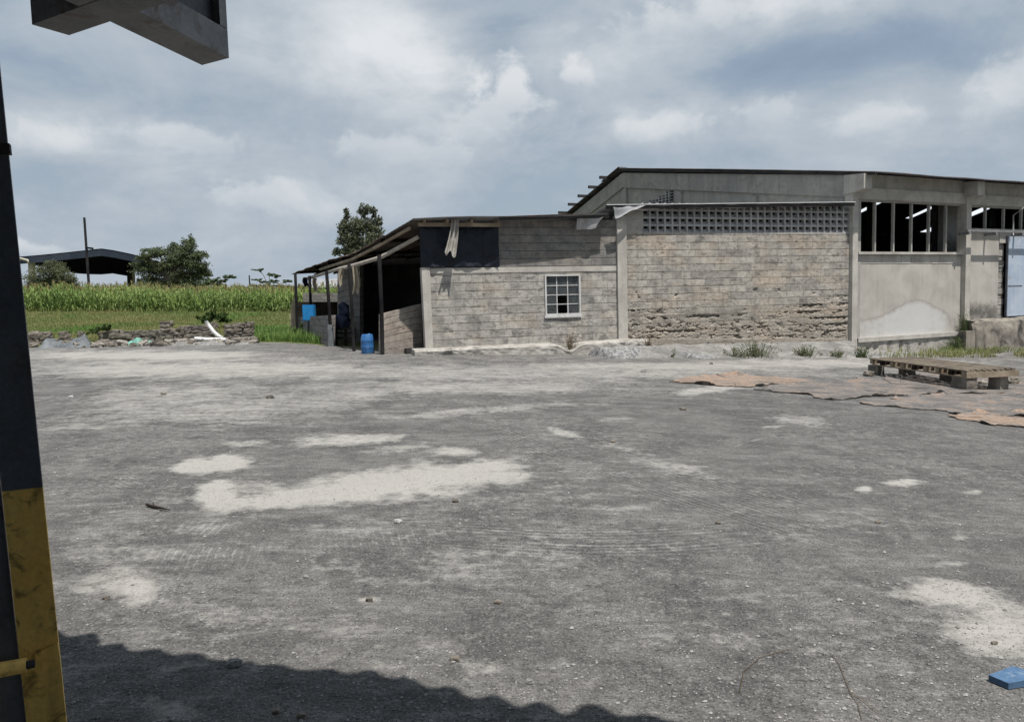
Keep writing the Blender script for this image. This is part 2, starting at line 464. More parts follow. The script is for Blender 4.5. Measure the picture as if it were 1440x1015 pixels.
def mat_glass():
    t = NT('dusty_glass')
    n = t.noise(t.coord(), 6, 5, 0.6)
    b = t.n('ShaderNodeBsdfPrincipled', {'Base Color': (0.10, 0.11, 0.115, 1), 'Roughness': 0.12, 'Specular IOR Level': 0.6})
    tr = t.n('ShaderNodeBsdfTransparent', {'Color': (0.75, 0.78, 0.8, 1)})
    mx = t.n('ShaderNodeMixShader', {0: t.mr(n, 0.3, 0.7, 0.25, 0.6), 1: tr.outputs[0], 2: b.outputs[0]})
    o = t.n('ShaderNodeOutputMaterial'); t.t.links.new(mx.outputs[0], o.inputs[0])
    return t.m


def mat_skylight():
    t = NT('translucent_roof_sheet')
    b = t.n('ShaderNodeBsdfTranslucent', {'Color': (0.85, 0.87, 0.9, 1)})
    tr = t.n('ShaderNodeBsdfTransparent', {'Color': (0.9, 0.92, 0.95, 1)})
    mx = t.n('ShaderNodeMixShader', {0: 0.5, 1: b.outputs[0], 2: tr.outputs[0]})
    o = t.n('ShaderNodeOutputMaterial'); t.t.links.new(mx.outputs[0], o.inputs[0])
    return t.m


M['glass'] = mat_glass()
M['skylight'] = mat_skylight()


def mat_plaster():
    """hall panel: brownish plaster with a white salt bloom (attribute 'salt')"""
    t = NT('stained_plaster')
    o = t.coord('UV')
    n1 = t.noise(o, 0.9, 6, 0.6, 0.4)
    c = t.mix(t.mr(n1, 0.3, 0.7), (0.34, 0.317, 0.288), (0.45, 0.424, 0.387))
    st = t.noise(t.scale(o, (5, 0.45, 1)), 1.0, 5, 0.6)
    c = t.mix(t.math('MULTIPLY', t.mr(st, 0.45, 0.72), 0.45), c, (0.47, 0.44, 0.40))
    at = t.n('ShaderNodeAttribute', None, attribute_name='salt').outputs
    sp = t.sep(at[0])
    nn = t.math('ADD', t.math('MULTIPLY', t.noise(o, 5, 6, 0.75), .6), t.math('MULTIPLY', t.noise(o, 1.6, 6, 0.7, 0.5), .4))
    s = t.math('ADD', sp[0], t.math('MULTIPLY', t.math('SUBTRACT', nn, 0.5), 1.5))
    rim = t.math('MULTIPLY', t.mr(s, 0.22, 0.42), t.mr(s, 0.62, 0.45))
    c = t.mix(t.math('MULTIPLY', rim, 0.4), c, (0.23, 0.22, 0.205))
    c = t.mix(t.math('MULTIPLY', t.mr(s, 0.4, 1.05), 0.85), c, (0.52, 0.52, 0.515))
    s2 = t.math('ADD', sp[1], t.math('MULTIPLY', t.math('SUBTRACT', nn, 0.5), 2.4))
    c = t.mix(t.math('MULTIPLY', t.mr(s2, 0.2, 1.1), 0.8), c, (0.06, 0.058, 0.055))
    g = t.noise(o, 40, 4, 0.7)
    c = t.mix(t.mr(g, 0.6, 0.75, 0, 0.25), c, (0.18, 0.165, 0.145))
    return t.done(c, 0.95, t.bump(g, 0.3, 0.01), 0, 0.15)


M['plaster'] = mat_plaster()


def mat_ground():
    t = NT('worn_asphalt')
    o = t.coord()
    at = t.n('ShaderNodeAttribute', None, attribute_name='wear').outputs
    sp2 = t.sep(t.n('ShaderNodeAttribute', None, attribute_name='arc').outputs[0])
    sp = t.sep(at[0]); alpha = at['Alpha']
    dust, tm, tu = sp[0], sp[1], sp[2]
    n_mid = t.noise(o, 1.5, 5, 0.7, 0.4)
    n_big = t.noise(o, 0.3, 2, 0.6)
    n_hi = t.noise(o, 11, 4, 0.8)
    n_st = t.noise(t.scale(o, (0.75, 2.0, 1)), 2.3, 5, 0.72, 0.3)
    n_f = t.noise(o, 70, 2, 0.75)
    base = t.mix(t.mr(n_mid, 0.34, 0.66), (0.094, 0.091, 0.088), (0.148, 0.143, 0.137))
    base = t.mix(t.mr(n_st, 0.50, 0.72, 0, 0.5), base, (0.20, 0.196, 0.19))
    base = t.mix(t.mr(n_st, 0.48, 0.32, 0, 0.45), base, (0.062, 0.062, 0.063))
    n_s2 = t.noise(t.scale(o, (0.55, 4.2, 1)), 4.0, 4, 0.72, 0.2)
    base = t.mix(t.math('MULTIPLY', t.mr(n_s2, 0.53, 0.68), t.mr(n_mid, .40, .60, .0, .6)), base, (0.265, 0.258, 0.247))
    base = t.mix(t.mr(n_s2, 0.46, 0.34, 0, 0.28), base, (0.052, 0.051, 0.051))
    gz_ = t.mr(n_big, .38, .62, .25, 1.0)
    base = t.mix(t.math('MULTIPLY', t.mr(n_hi, 0.53, 0.66, 0, 0.7), gz_), base, (0.25, 0.243, 0.232))
    base = t.mix(t.math('MULTIPLY', t.mr(n_hi, 0.475, 0.36, 0, 0.7), gz_), base, (0.045, 0.044, 0.044))
    v2_ = t.n('ShaderNodeTexVoronoi', {'Vector': t.scale(o, (1, 1.5, 1)), 'Scale': 19.0, 'Randomness': 1.0})
    fl_ = t.math('MULTIPLY', t.mr(t.sep(v2_.outputs['Color'])[0], 0.86, 0.9), t.mr(v2_.outputs['Distance'], 0.36, 0.16))
    base = t.mix(t.math('MULTIPLY', t.math('MULTIPLY', fl_, gz_), t.mr(n_st, .42, .58, .0, .7)), base, (0.40, 0.39, 0.37))
    # stone chips showing in the worn binder
    vor = t.n('ShaderNodeTexVoronoi', {'Vector': o, 'Scale': 58.0, 'Randomness': 1.0})
    vd, vc = vor.outputs['Distance'], t.sep(vor.outputs['Color'])[0]
    chip = t.math('MULTIPLY', t.mr(vc, 0.72, 0.8), t.mr(vd, 0.5, 0.25))
    chipz = t.mr(n_mid, 0.42, 0.62)
    base = t.mix(t.math('MULTIPLY', t.math('MULTIPLY', chip, chipz), 0.75), base, (0.38, 0.37, 0.355))
    dk = t.math('MULTIPLY', t.mr(vc, 0.25, 0.12), t.mr(vd, 0.5, 0.2))
    base = t.mix(t.math('MULTIPLY', dk, 0.7), base, (0.035, 0.035, 0.036))
    base = t.mix(t.mr(n_f, 0.54, 0.70, 0, 0.75), base, (0.04, 0.04, 0.04))
    base = t.mix(t.mr(n_f, 0.44, 0.30, 0, 0.65), base, (0.28, 0.275, 0.265))
    # cement dust
    d = t.math('ADD', t.math('MULTIPLY', dust, 1.25), t.math('MULTIPLY', t.math('SUBTRACT', n_hi, 0.5), 1.3))
    d = t.math('ADD', d, t.math('MULTIPLY', t.math('SUBTRACT', n_st, 0.5), 1.3))
    d = t.math('ADD', d, t.math('MULTIPLY', t.math('SUBTRACT', n_mid, 0.5), .45))
    df = t.math('MULTIPLY', t.mr(d, 0.26, 1.0, 0, 1, False), 0.88)
    dustc = t.mix(n_big, (0.33, 0.318, 0.295), (0.41, 0.396, 0.37))
    c = t.mix(df, base, dustc)
    # tyre lug marks: pale ribs across each track
    rib = t.math('SINE', t.math('ADD', t.math('MULTIPLY', tu, 120.0), t.math('MULTIPLY', n_mid, 9.0)))
    rib = t.math('MULTIPLY', t.mr(t.math('ADD', rib, t.math('MULTIPLY', t.math('ADD', t.math('SUBTRACT', n_hi, 0.5), t.math('SUBTRACT', n_st, 0.5)), 4.0)), 0.1, 1.6), tm)
    c = t.mix(t.math('MULTIPLY', t.math('MULTIPLY', rib, t.mr(n_mid, 0.38, 0.58, .15, 1.0)), 0.55), c, (0.36, 0.35, 0.335))
    # long curved wheel tracks: fine parallel lines
    ln = t.math('COSINE', t.math('ADD', t.math('MULTIPLY', sp2[0], 95.0), t.math('MULTIPLY', n_mid, 8.0)))
    ln = t.math('ADD', ln, t.math('MULTIPLY', t.math('SUBTRACT', n_hi, 0.5), 3.2))
    brk = t.mr(n_st, 0.36, 0.56, .15, 1.0)
    am = t.math('MULTIPLY', sp2[1], brk)
    c = t.mix(t.math('MULTIPLY', t.mr(ln, .1, 1.3), t.math('MULTIPLY', am, .62)), c, (0.30, 0.293, 0.28))
    c = t.mix(t.math('MULTIPLY', t.mr(ln, -.1, -1.3), t.math('MULTIPLY', am, .75)), c, (0.055, 0.054, 0.054))
    # soil
    soil = t.mix(t.mr(n_mid, 0.35, 0.65), (0.14, 0.125, 0.075), (0.12, 0.15, 0.05))
    sd = t.math('ADD', alpha, t.math('MULTIPLY', t.math('SUBTRACT', n_mid, 0.5), 0.35))
    c = t.mix(t.mr(sd, 0.45, 0.6), c, soil)
    h = t.math('ADD', t.math('MULTIPLY', n_hi, 1.0), t.math('MULTIPLY', n_f, 0.3))
    h = t.math('ADD', h, t.math('MULTIPLY', chip, 0.5))
    h = t.math('ADD', h, t.math('MULTIPLY', df, -0.4))
    h = t.math('ADD', h, t.math('MULTIPLY', rib, 0.35))
    return t.done(c, 0.95, t.bump(h, 0.75, 0.03), 0, 0.12)


M['ground'] = mat_ground()


# ------------------------------------------------------------------ ground sheet
# dust stains: (px centre, radii, angle deg, strength) seen on the yard, turned into ground positions
STAINS = [
    (275, 655, 38, 12, -3, 1.0), (320, 651, 38, 12, -4, 1.0), (560, 678, 185, 24, -6, 1.0), (640, 662, 120, 20, -4, 1.0), (440, 698, 140, 17, -3, .95), (306, 700, 40, 27, 0, .95), (360, 706, 80, 14, -2, .9), (700, 668, 70, 14, 4, .8), (620, 692, 60, 10, -3, .6),
    (345, 685, 70, 12, -5, .5), (500, 618, 85, 10, -3, .75), (345, 624, 45, 7, -3, .6), (640, 634, 42, 6, 0, .8), (795, 609, 38, 6, 18, .7), (560, 632, 60, 6, -4, .5),
    (950, 660, 75, 10, 14, .55), (1215, 687, 15, 6, 0, .8), (1270, 678, 32, 6, 0, .9), (1370, 692, 18, 4, 0, .5),
    (1345, 840, 85, 26, 6, .9), (1400, 880, 90, 40, 0, .75), (1350, 756, 14, 5, 0, .6), (1340, 792, 30, 6, 0, .5),
    (160, 815, 75, 26, -6, .5), (195, 830, 30, 35, 0, .6), (120, 780, 50, 30, 0, .35), (190, 770, 60, 30, 0, .3),
    (300, 575, 260, 24, -3, .42), (230, 558, 170, 20, -3, .4), (470, 560, 130, 14, -8, .4), (110, 600, 80, 8, 0, .4), (650, 580, 220, 6, -4, .5), (660, 545, 300, 10, 0, .45),
    (1000, 548, 70, 4, -6, .6), (1080, 600, 22, 3, -4, .5), (860, 590, 30, 3, 0, .4), (900, 635, 80, 5, 14, .35), (1130, 590, 50, 7, 4, .45),
    (720, 525, 500, 12, 0, .35), (300, 520, 300, 14, 0, .5), (200, 500, 200, 8, 0, .55), (950, 515, 260, 6, 0, .45), (1180, 510, 200, 6, 0, .45),
    (240, 940, 50, 12, -20, .35), (240, 990, 50, 24, 10, .5), (680, 940, 40, 10, 0, .4), (520, 843, 20, 4, 0, .6), (640, 905, 40, 12, 0, .3), (560, 800, 220, 34, 0, .22), (230, 740, 220, 70, -4, .24), (420, 900, 260, 50, 6, .2), (800, 690, 160, 24, 8, .2), (1250, 740, 200, 30, 0, .2),
    (540, 740, 220, 20, 0, .2), (1000, 880, 260, 70, 0, .16), (440, 820, 60, 10, 0, .25), (820, 770, 300, 12, 2, .15), (730, 780, 260, 6, 2, .25), (1120, 655, 120, 6, 8, .2),
]
TRACKS_PX = [([(88, 806), (200, 790), (330, 782), (430, 776)], 0.42), ([(70, 694), (180, 676), (300, 655)], 0.5),
             ([(400, 770), (560, 760), (700, 752)], 0.36), ([(90, 760), (220, 745), (420, 742)], 0.34), ([(90, 850), (240, 838), (330, 828)], 0.30),
             ([(700, 640), (860, 668), (1060, 730)], 0.45), ([(1010, 745), (1070, 735), (1140, 728)], 0.3)]
TRACKS = []
for pl, w in TRACKS_PX:
    TRACKS.append(([tuple(G(*p)[:2]) for p in pl], w))


def spline(pp):
    q = [Vector(G(*p)[:2]) for p in pp]
    out = []
    for k in range(len(q) - 1):
        p0, p1, p2, p3_ = q[max(0, k - 1)], q[k], q[k + 1], q[min(len(q) - 1, k + 2)]
        for s in range(8):
            f = s / 8
            out.append(tuple(0.5 * (2 * p1 + (p2 - p0) * f + (2 * p0 - 5 * p1 + 4 * p2 - p3_) * f * f + (3 * p1 - p0 - 3 * p2 + p3_) * f ** 3)))
    out.append(tuple(q[-1]))
    return out


ARCS = [(spline(pp), w) for pp, w in ((((600, 560), (700, 600), (800, 640), (930, 680), (1120, 740), (1400, 820)), .55), (((640, 548), (760, 590), (900, 640), (1060, 690), (1300, 760)), .4),
        (((1000, 640), (1100, 612), (1250, 630), (1440, 690)), .3), (((80, 650), (300, 604), (560, 580), (900, 592)), .4),
        (((420, 730), (640, 752), (900, 760), (1200, 735)), .45), (((120, 600), (330, 560), (600, 540), (950, 545)), .5))]


def arc_at(x, y):
    if not (2 < y < 30 and abs(x) < y * .9 + 1): return (0, 0, 0, 1)
    best = (0.0, 0.0)
    for pl, w in ARCS:
        if min((x - a) ** 2 + (y - b) ** 2 for a, b in pl[::4]) > 16: continue
        d, u = seg_near(pl, x, y)
        L_ = sum(math.dist(a, b) for a, b in zip(pl, pl[1:]))
        m_ = (1 - smooth(w * .4, w, d)) * smooth(0, 1.5, u) * smooth(0, 1.5, L_ - u) * (.55 + .45 * noise.noise(Vector((x * .7, y * .7, 21))))
        if m_ > best[1]: best = (d, m_)
    return (best[0], best[1], 0, 1)


def seg_near(pl, x, y):
    best = (1e9, 0); acc = 0
    for (x0, y0), (x1, y1) in zip(pl, pl[1:]):
        dx, dy = x1 - x0, y1 - y0
        L = math.hypot(dx, dy)
        t = max(0, min(1, ((x - x0) * dx + (y - y0) * dy) / (L * L)))
        d = math.hypot(x - x0 - dx * t, y - y0 - dy * t)
        if d < best[0]: best = (d, acc + t * L)
        acc += L
    return best


def wear_at(x, y):
    dust = tm = tu = 0.0
    soil = 0.0
    if y > 1.5 and abs(x) < y * 0.9 + 1.5 and y < 45:
        px, py = to_px(x, y, yard_z(x))
        nx = noise.noise(Vector((x * 0.9, y * 0.9, 3))) + 0.6 * noise.noise(Vector((x * 2.6, y * 2.6, 8))) + .5 * noise.noise(Vector((x * 7, y * 7, 8)))
        ny = noise.noise(Vector((x * 0.9, y * 0.9, 13))) + 0.6 * noise.noise(Vector((x * 2.6, y * 2.6, 18))) + .5 * noise.noise(Vector((x * 7, y * 7, 18)))
        for cx, cy, rx, ry, an, st in STAINS:
            if abs(px - cx) > rx * 2.2 or abs(py - cy) > (ry + rx * 0.3) * 2.2: continue
            ca, sa = math.cos(R(an)), math.sin(R(an))
            ux, uy = px - cx, py - cy
            a = (ux * ca + uy * sa) / rx + nx * 0.30
            b = (-ux * sa + uy * ca) / ry + ny * 0.55
            r = math.sqrt(a * a + b * b)
            dust = max(dust, st * (1 - smooth(0.35, 1.3, r)))
        dust += 0.27 * smooth(7, 24, y)
        for pl, w in TRACKS:
            d, u = seg_near(pl, x, y)
            if d < w:
                f = (1 - smooth(w * 0.35, w, d)) * smooth(0, .7, u) * smooth(0, .7, sum(math.dist(q0, q1) for q0, q1 in zip(pl, pl[1:])) - u)
                if f > tm: tm, tu = f, u
    if x < 1.0 and y > 20:
        soil = smooth(-0.5, 0.6, y - edge_y(x))
    if y > 60 or abs(x) > 45: soil = 1.0
    return dust, tm, tu, soil


def build_ground():
    rad = [0.0]
    r = 0.7
    while r < 95: rad.append(r); r *= 1.0175 if r > 2.4 else 1.15
    while r < 2500: rad.append(r); r *= 1.2
    ang = [R(a) for a in np.linspace(-47, 47, 400)] + [R(a) for a in np.linspace(53, 307, 36)]
    na = len(ang)
    V = []; W = []; F = []; W2 = []
    for rr in rad:
        for a in ang:
            x, y = rr * math.sin(a), rr * math.cos(a)
            V.append((x, y, gz(x, y)))
            W.append(wear_at(x, y)); W2.append(arc_at(x, y))
    for j in range(len(rad) - 1):
        for i in range(na):
            k = (i + 1) % na
            F.append((j * na + i, j * na + k, (j + 1) * na + k, (j + 1) * na + i))
    me = bpy.data.meshes.new('ground')
    me.from_pydata(V, [], F)
    at = me.attributes.new('wear', 'FLOAT_COLOR', 'POINT')
    at.data.foreach_set('color', np.array(W, dtype=np.float32).ravel())
    at2 = me.attributes.new('arc', 'FLOAT_COLOR', 'POINT')
    at2.data.foreach_set('color', np.array(W2, dtype=np.float32).ravel())
    me.polygons.foreach_set('use_smooth', np.ones(len(F), dtype=bool))
    me.materials.append(M['ground'])
    o = bpy.data.objects.new('ground', me)
    col.objects.link(o)
    tag(o, 'worn grey asphalt yard running into grassy field soil', 'ground', kind='structure')


build_ground()

# ------------------------------------------------------------------ frames of the buildings
A0 = P(600, 490, 22.9)
FA = Frame(A0, R(18))
s1203, _ = FA.W(1203, 480)
HB = FA.pt(s1203, 0, 0)
FB = Frame(HB, R(26))
FG = Frame(HB, R(26 - 90))          # gable plane, d points to the yard, outward normal to the left


def sA(px, py=440, t=0): return FA.W(px, py, t)[0]
def zA(px, py, t=0): return FA.W(px, py, t)[1]
def sB(px, py=400, t=0): return FB.W(px, py, t)[0]
def zB(px, py, t=0): return FB.W(px, py, t)[1]


# ================================================================== ANNEX
annex = root('block_annex', (A0.x, A0.y, 0), 'long low block-walled annex with perforated vent strip and small window', 'building')
sL, sC0, sC1, sR = sA(600), sA(868), sA(881), sA(1196)
z_base = zA(700, 486)
z_bt, z_bb = zA(660, 376.5), zA(660, 384)
z_eL, z_eR = zA(640, 308), zA(850, 302)
TH = 0.22
zlow = z_base - 1.3
# window opening
w0, w1 = sA(766, 415), sA(816, 415)
wz0, wz1 = zA(790, 443), zA(790, 386)
mb = MB()
FA.box(mb, sL + 0.10, w0, -TH, 0, zlow, z_bb)
FA.box(mb, w1, sC0, -TH, 0, zlow, z_bb)
FA.box(mb, w0, w1, -TH, 0, zlow, wz0)
if wz1 < z_bb: FA.box(mb, w0, w1, -TH, 0, wz1, z_bb)
mb.build('front_wall', M['block'], annex)
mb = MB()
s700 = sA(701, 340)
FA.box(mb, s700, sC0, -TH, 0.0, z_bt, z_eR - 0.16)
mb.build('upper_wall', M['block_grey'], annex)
mb = MB()
FA.box(mb, sL + 0.06, sC0, -TH, 0.015, z_bb, z_bt)
mb.build('ring_beam', M['concrete'], annex)
# corner pier, leaning a touch as in life
mb = MB()
b0, b1 = FA.W(599, 486)[0], FA.W(609.5, 486)[0]
t0_, t1_ = FA.W(592.5, 378)[0], FA.W(604, 378)[0]
zt = z_bt + 0.02
p = FA.pt
mb.hexa([p(b0, .04, zlow), p(b1, .04, zlow), p(b1, -TH, zlow), p(b0, -TH, zlow), p(t0_, .04, zt), p(t1_, .04, zt), p(t1_, -TH, zt), p(t0_, -TH, zt)])
mb.build('corner_pier', M['concrete'], annex)
mb = MB()
FA.box(mb, sC0, sC1, -TH, 0.09, zA(874, 488) - 0.5, zA(874, 304))
mb.build('column', M['concrete'], annex)

# right wall: eroded masonry as a fine displaced sheet
zv = zA(1050, 328)                     # underside of vent strip
zr0 = z_base - 1.3


def ero_mask(s, z, px, py):
    # px space description of the rotted band
    f = (px - 880) / 320.0
    top = 432 + 12 * math.sin(f * 3.0) - 3
    if px > 1060: top = 445 - (px - 1060) * 0.30
    lo = smooth(top - 5, top + 8, py)
    return lo


def right_wall(u, v):
    s = sC1 + (sR - sC1) * u
    z = zr0 + (zv - zr0) * v
    q = FA.pt(s, 0, z)
    px, py = to_px(q.x, q.y, q.z)
    m = ero_mask(s, z, px, py) if py > 415 else 0
    d = 0.004 * noise.noise(Vector((s * 9, z * 9, 1)))
    if m > 0 and py < 476:
        rowf = z / 0.24 + 0.10 * noise.noise(Vector((s * 1.1, z * 2, 3)))
        fr = rowf - math.floor(rowf)
        low = smooth(445, 462, py)
        wav = noise.noise(Vector((s * 0.9, math.floor(rowf) * 3.7, 5)))
        j = noise.noise(Vector((s * 3.0, z * 6.0, 2.0))) + 0.8 * noise.noise(Vector((s * 7.5, z * 13.0, 9.0))) + 0.6 * noise.noise(Vector((s * 17, z * 24.0, 4.0)))
        slot = smooth(0.66, 0.88, fr + 0.34 * j) * smooth(-0.05, 0.2, wav + .35 * j - .15 * low)
        d -= m * (0.010 + 0.06 * max(0, j) * (.5 + .9 * low) + (0.12 - .04 * low) * slot)
    elif py > 405:
        j = noise.noise(Vector((s * 4.2, z * 6.0, 12.0)))
        d -= 0.05 * smooth(0.42, 0.6, j)
    return FA.pt(s, d, z)


mb = MB()
mb.grid(right_wall, 420, 190, lambda u, v: (sC1 + (sR - sC1) * u, zr0 + (zv - zr0) * v), sm=False)
mb.build('eroded_wall', M['block_warm'], annex)

# perforated vent strip
vs0, vs1 = sA(903.5, 310), sA(1195, 310)
zvt = zA(1050, 287)
mb = MB()
FA.box(mb, sC1, vs0, -TH, -0.002, zv, zA(890, 290))
mb.build('vent_side_panel', M['concrete_grey'], annex)
mb = MB()
ncol, nrow = 30, 4
cw = (vs1 - vs0) / ncol
rh = (zvt - zv) / nrow
bar = 0.062
for i in range(ncol + 1):
    a = vs0 + i * cw
    FA.box(mb, a - bar / 2 if i else a, a + bar / 2 if i < ncol else a, -0.16, 0.0, zv, zvt)
for j in range(nrow + 1):
    for i in range(ncol):
        a = vs0 + i * cw + bar / 2; b = vs0 + (i + 1) * cw - bar / 2
        z0 = zv + j * rh
        if j < nrow:
            FA.box(mb, a, b, -0.15, -0.004, z0 + (0.002 if j == 0 else -0.02), z0 + 0.03)
            # sloping louvre inside the cell
            mb.face([FA.pt(a, -0.02, z0 + 0.03), FA.pt(b, -0.02, z0 + 0.03), FA.pt(b, -0.15, z0 + rh * 0.62), FA.pt(a, -0.15, z0 + rh * 0.62)],
                    [(a, 0), (b, 0), (b, .2), (a, .2)])
mb.build('vent_screen', M['vent'], annex)
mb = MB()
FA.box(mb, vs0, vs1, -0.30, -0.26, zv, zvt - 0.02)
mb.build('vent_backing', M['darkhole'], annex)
mb = MB()
FA.box(mb, sA(1196, 300), sA(1203.5, 300), -TH, 0.10, zA(1200, 480) - 0.4, zA(1200, 285))
mb.build('end_column', M['concrete'], annex)

# roofs: corrugated sheets with a real wave


def corr_roof(mb, e0, e1, back, lift, nper, amp, sag=None, mi=0, jag=0.0):
    """sheet from front edge e0-e1 going 'back' (vector), wave along the edge"""
    L = (e1 - e0).length
    nper = int(L / nper)
    nu = nper * 4

    def fn(u, v):
        q = e0.lerp(e1, u) + back * v
        w = amp * math.sin(u * nper * 2 * math.pi)
        sheet = int(u * nper / 9)
        jj = jag * (noise.noise(Vector((sheet * 3.3, 1.1, mi))) if v == 0 else 0)
        q = q - back.normalized() * jj
        q.z += w + (sag(u, v) if sag else 0)
        return q
    mb.grid(fn, nu, 3, lambda u, v: (u * L, v * back.length), mi)


eL0 = P(581, 307.3, FA.pt(FA.W(581, 307, 0.66)[0], 0.66, 0).y)
s857, z857 = FA.W(857, 301, 0.5)
eL1 = FA.pt(s857, 0.5, z857)
mb = MB()
back = -FA.n * 9.0
back.z = -0.9
corr_roof(mb, eL0, eL1, back, 0, 0.076, 0.012, lambda u, v: 0.03 * math.sin(u * 7) * (1 - v))
mb.build('left_roof', M['roof_zinc'], annex)
mb = MB()
back_n = -FA.n


def edge_tone_strip(mb, e0, e1, drop, dz, tb, th):
    a = e0 + back_n * tb; b = e1 + back_n * tb
    k = back_n * th; d0 = Vector((0, 0, -dz - drop)); d1 = Vector((0, 0, -dz))
    mb.hexa([a + d0, b + d0, b + k + d0, a + k + d0, a + d1, b + d1, b + k + d1, a + k + d1])


edge_tone_strip(mb, eL0.lerp(eL1, .42), eL1, .09, .02, .05, .04)
mb.build('eave_shade_strip', M['verge'], annex)  # dark strip painting the shade under the left roof edge
mb = MB()   # eave timber
a0, za0 = FA.W(588, 316, 0.3); a1, za1 = FA.W(705, 313, 0.3)
FA.box(mb, a0, a1, 0.24, 0.3, za0 - 0.05, za0 + 0.06)
for px in (596, 628, 662, 700):
    s_ = sA(px, 312, 0.3)
    FA.box(mb, s_ - .03, s_ + .03, -1.5, 0.45, za0 + 0.06, za0 + 0.14)
mb.build('eave_timber', M['wood'], annex)
s853, z853 = FA.W(853, 288.3, 0.38); s1202, z1202 = FA.W(1203, 284.3, 0.38)
r0, r1 = FA.pt(s853, 0.38, z853), FA.pt(s1202, 0.38, z1202)
mb = MB()
back2 = -FA.n * 5.0; back2.z = -0.75
corr_roof(mb, r0, r1, back2, 0, 0.076, 0.012)
mb.build('right_roof', M['roof_zinc'], annex)
mb = MB(); edge_tone_strip(mb, r0, r1, .11, .018, .04, .05); mb.build('eave_shade_strip', M['verge'], annex)  # dark strip painting the eave shade above the vents
mb = MB(); edge_tone_strip(mb, r0 - back_n * .012, r1 - back_n * .012, .022, -.016, 0, .02); mb.build('edge_highlight_strip', M['edge_highlight'], annex)  # bright strip painting a highlight on the sheet edge
mb = MB()
p = FA.pt
# thin ragged under-flashing below the right roof edge
nn = 60


def flash(u, v):
    s_ = s853 + 0.3 + (s1202 - s853 - 0.3) * u
    zz = z853 + (z1202 - z853) * u
    dr = 0.10 + 0.05 * noise.noise(Vector((s_ * 0.9, 0, 4))) + 0.03 * noise.noise(Vector((s_ * 3, 0, 4)))
    return FA.pt(s_, 0.34 - 0.14 * v + 0.02 * math.sin(s_ * 5), zz - 0.02 - dr * v)


mb.grid(flash, nn, 2, sm=True)
mb.build('bent_flashing', M['roof_zinc'], annex)


def crumple(mb, quad, n, amp, seed, mi=0):
    q = [Vector(a) for a in quad]

    def fn(u, v):
        b = q[0].lerp(q[1], u).lerp(q[3].lerp(q[2], u), v)
        k = Vector((b.x * 2.3, b.y * 2.3, b.z * 2.3 + seed))
        return b + Vector((noise.noise(k), noise.noise(k + Vector((9, 0, 0))), noise.noise(k + Vector((0, 9, 0))))) * amp
    mb.grid(fn, n, n, mi=mi, sm=True)


mb = MB()
def PA(px, py, t):
    a, z = FA.W(px, py, t); return FA.pt(a, t, z)
crumple(mb, [PA(808, 304, .42), PA(846, 304, .42), PA(838, 319, .36), PA(812, 322, .34)], 8, 0.12, 3)
crumple(mb, [PA(862, 292, .42), PA(908, 290, .36), PA(884, 300, .45), PA(868, 308, .5)], 8, 0.1, 9)
mb.build('torn_sheet', M['roof_zinc'], annex)

# window
win = MB()
fr_ = 0.05
zf0 = wz0 + 0.001
FA.box(win, w0 + .001, w0 + fr_, -.09, .045, zf0, wz1)
FA.box(win, w1 - fr_, w1 - .001, -.09, .045, zf0, wz1)
FA.box(win, w0 + fr_, w1 - fr_, -.09, .043, wz1 - fr_, wz1 - 0.001)
FA.box(win, w0 + fr_, w1 - fr_, -.09, .043, zf0, zf0 + fr_)
cwid = (w1 - w0 - 2 * fr_) / 3; chh = (wz1 - zf0 - 2 * fr_) / 4
for i in (1, 2):
    a = w0 + fr_ + cwid * i
    FA.box(win, a - .014, a + .014, -.06, -.02, zf0 + fr_, wz1 - fr_)
for j in (1, 2, 3):
    z_ = zf0 + fr_ + chh * j
    for i in range(3):
        a = w0 + fr_ + cwid * i
        FA.box(win, a + (.014 if i else 0), a + cwid - (.014 if i < 2 else 0), -.058, -.022, z_ - .012, z_ + .012)
wobj = win.build('window', M['white_paint'], annex)
mb = MB()
for i in range(3):
    for j in range(4):
        if (i, j) in ((1, 0), (1, 1)): continue    # broken panes
        a = w0 + fr_ + cwid * i; z_ = zf0 + fr_ + chh * j
        FA.box(mb, a + .014, a + cwid - .014, -.043, -.038, z_ + .012, z_ + chh - .012)
mb.build('pane', M['glass'], wobj)
mb = MB()
FA.box(mb, w0 - .03, w1 + .02, -.1, .055, wz0 - .075, wz0)
mb.build('sill', M['white_paint'], wobj)
mb = MB()


def curt(u, v):
    a = w0 + fr_ + (w1 - w0 - 2 * fr_) * u
    dr = chh * (0.95 + 0.35 * noise.noise(Vector((u * 9, 0, 0)))) if u < 0.86 else chh * 3.9
    return FA.pt(a, -0.16 + 0.03 * math.sin(u * 40), wz1 - fr_ - dr * v)


mb.grid(curt, 60, 6, sm=True)
mb.build('curtain', M['cloth'], wobj)

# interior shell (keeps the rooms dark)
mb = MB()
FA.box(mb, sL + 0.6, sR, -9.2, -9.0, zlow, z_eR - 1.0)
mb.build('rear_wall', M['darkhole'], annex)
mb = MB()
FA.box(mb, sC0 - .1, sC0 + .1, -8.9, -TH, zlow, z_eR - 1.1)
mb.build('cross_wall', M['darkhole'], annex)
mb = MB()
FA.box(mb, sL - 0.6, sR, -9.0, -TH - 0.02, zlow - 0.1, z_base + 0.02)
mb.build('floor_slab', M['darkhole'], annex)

# plinth in front of the wall, broken edge
mb = MB()
pk0, pk1 = sA(583, 490, .55), sA(915, 490, .55)
zk = z_base + 0.0


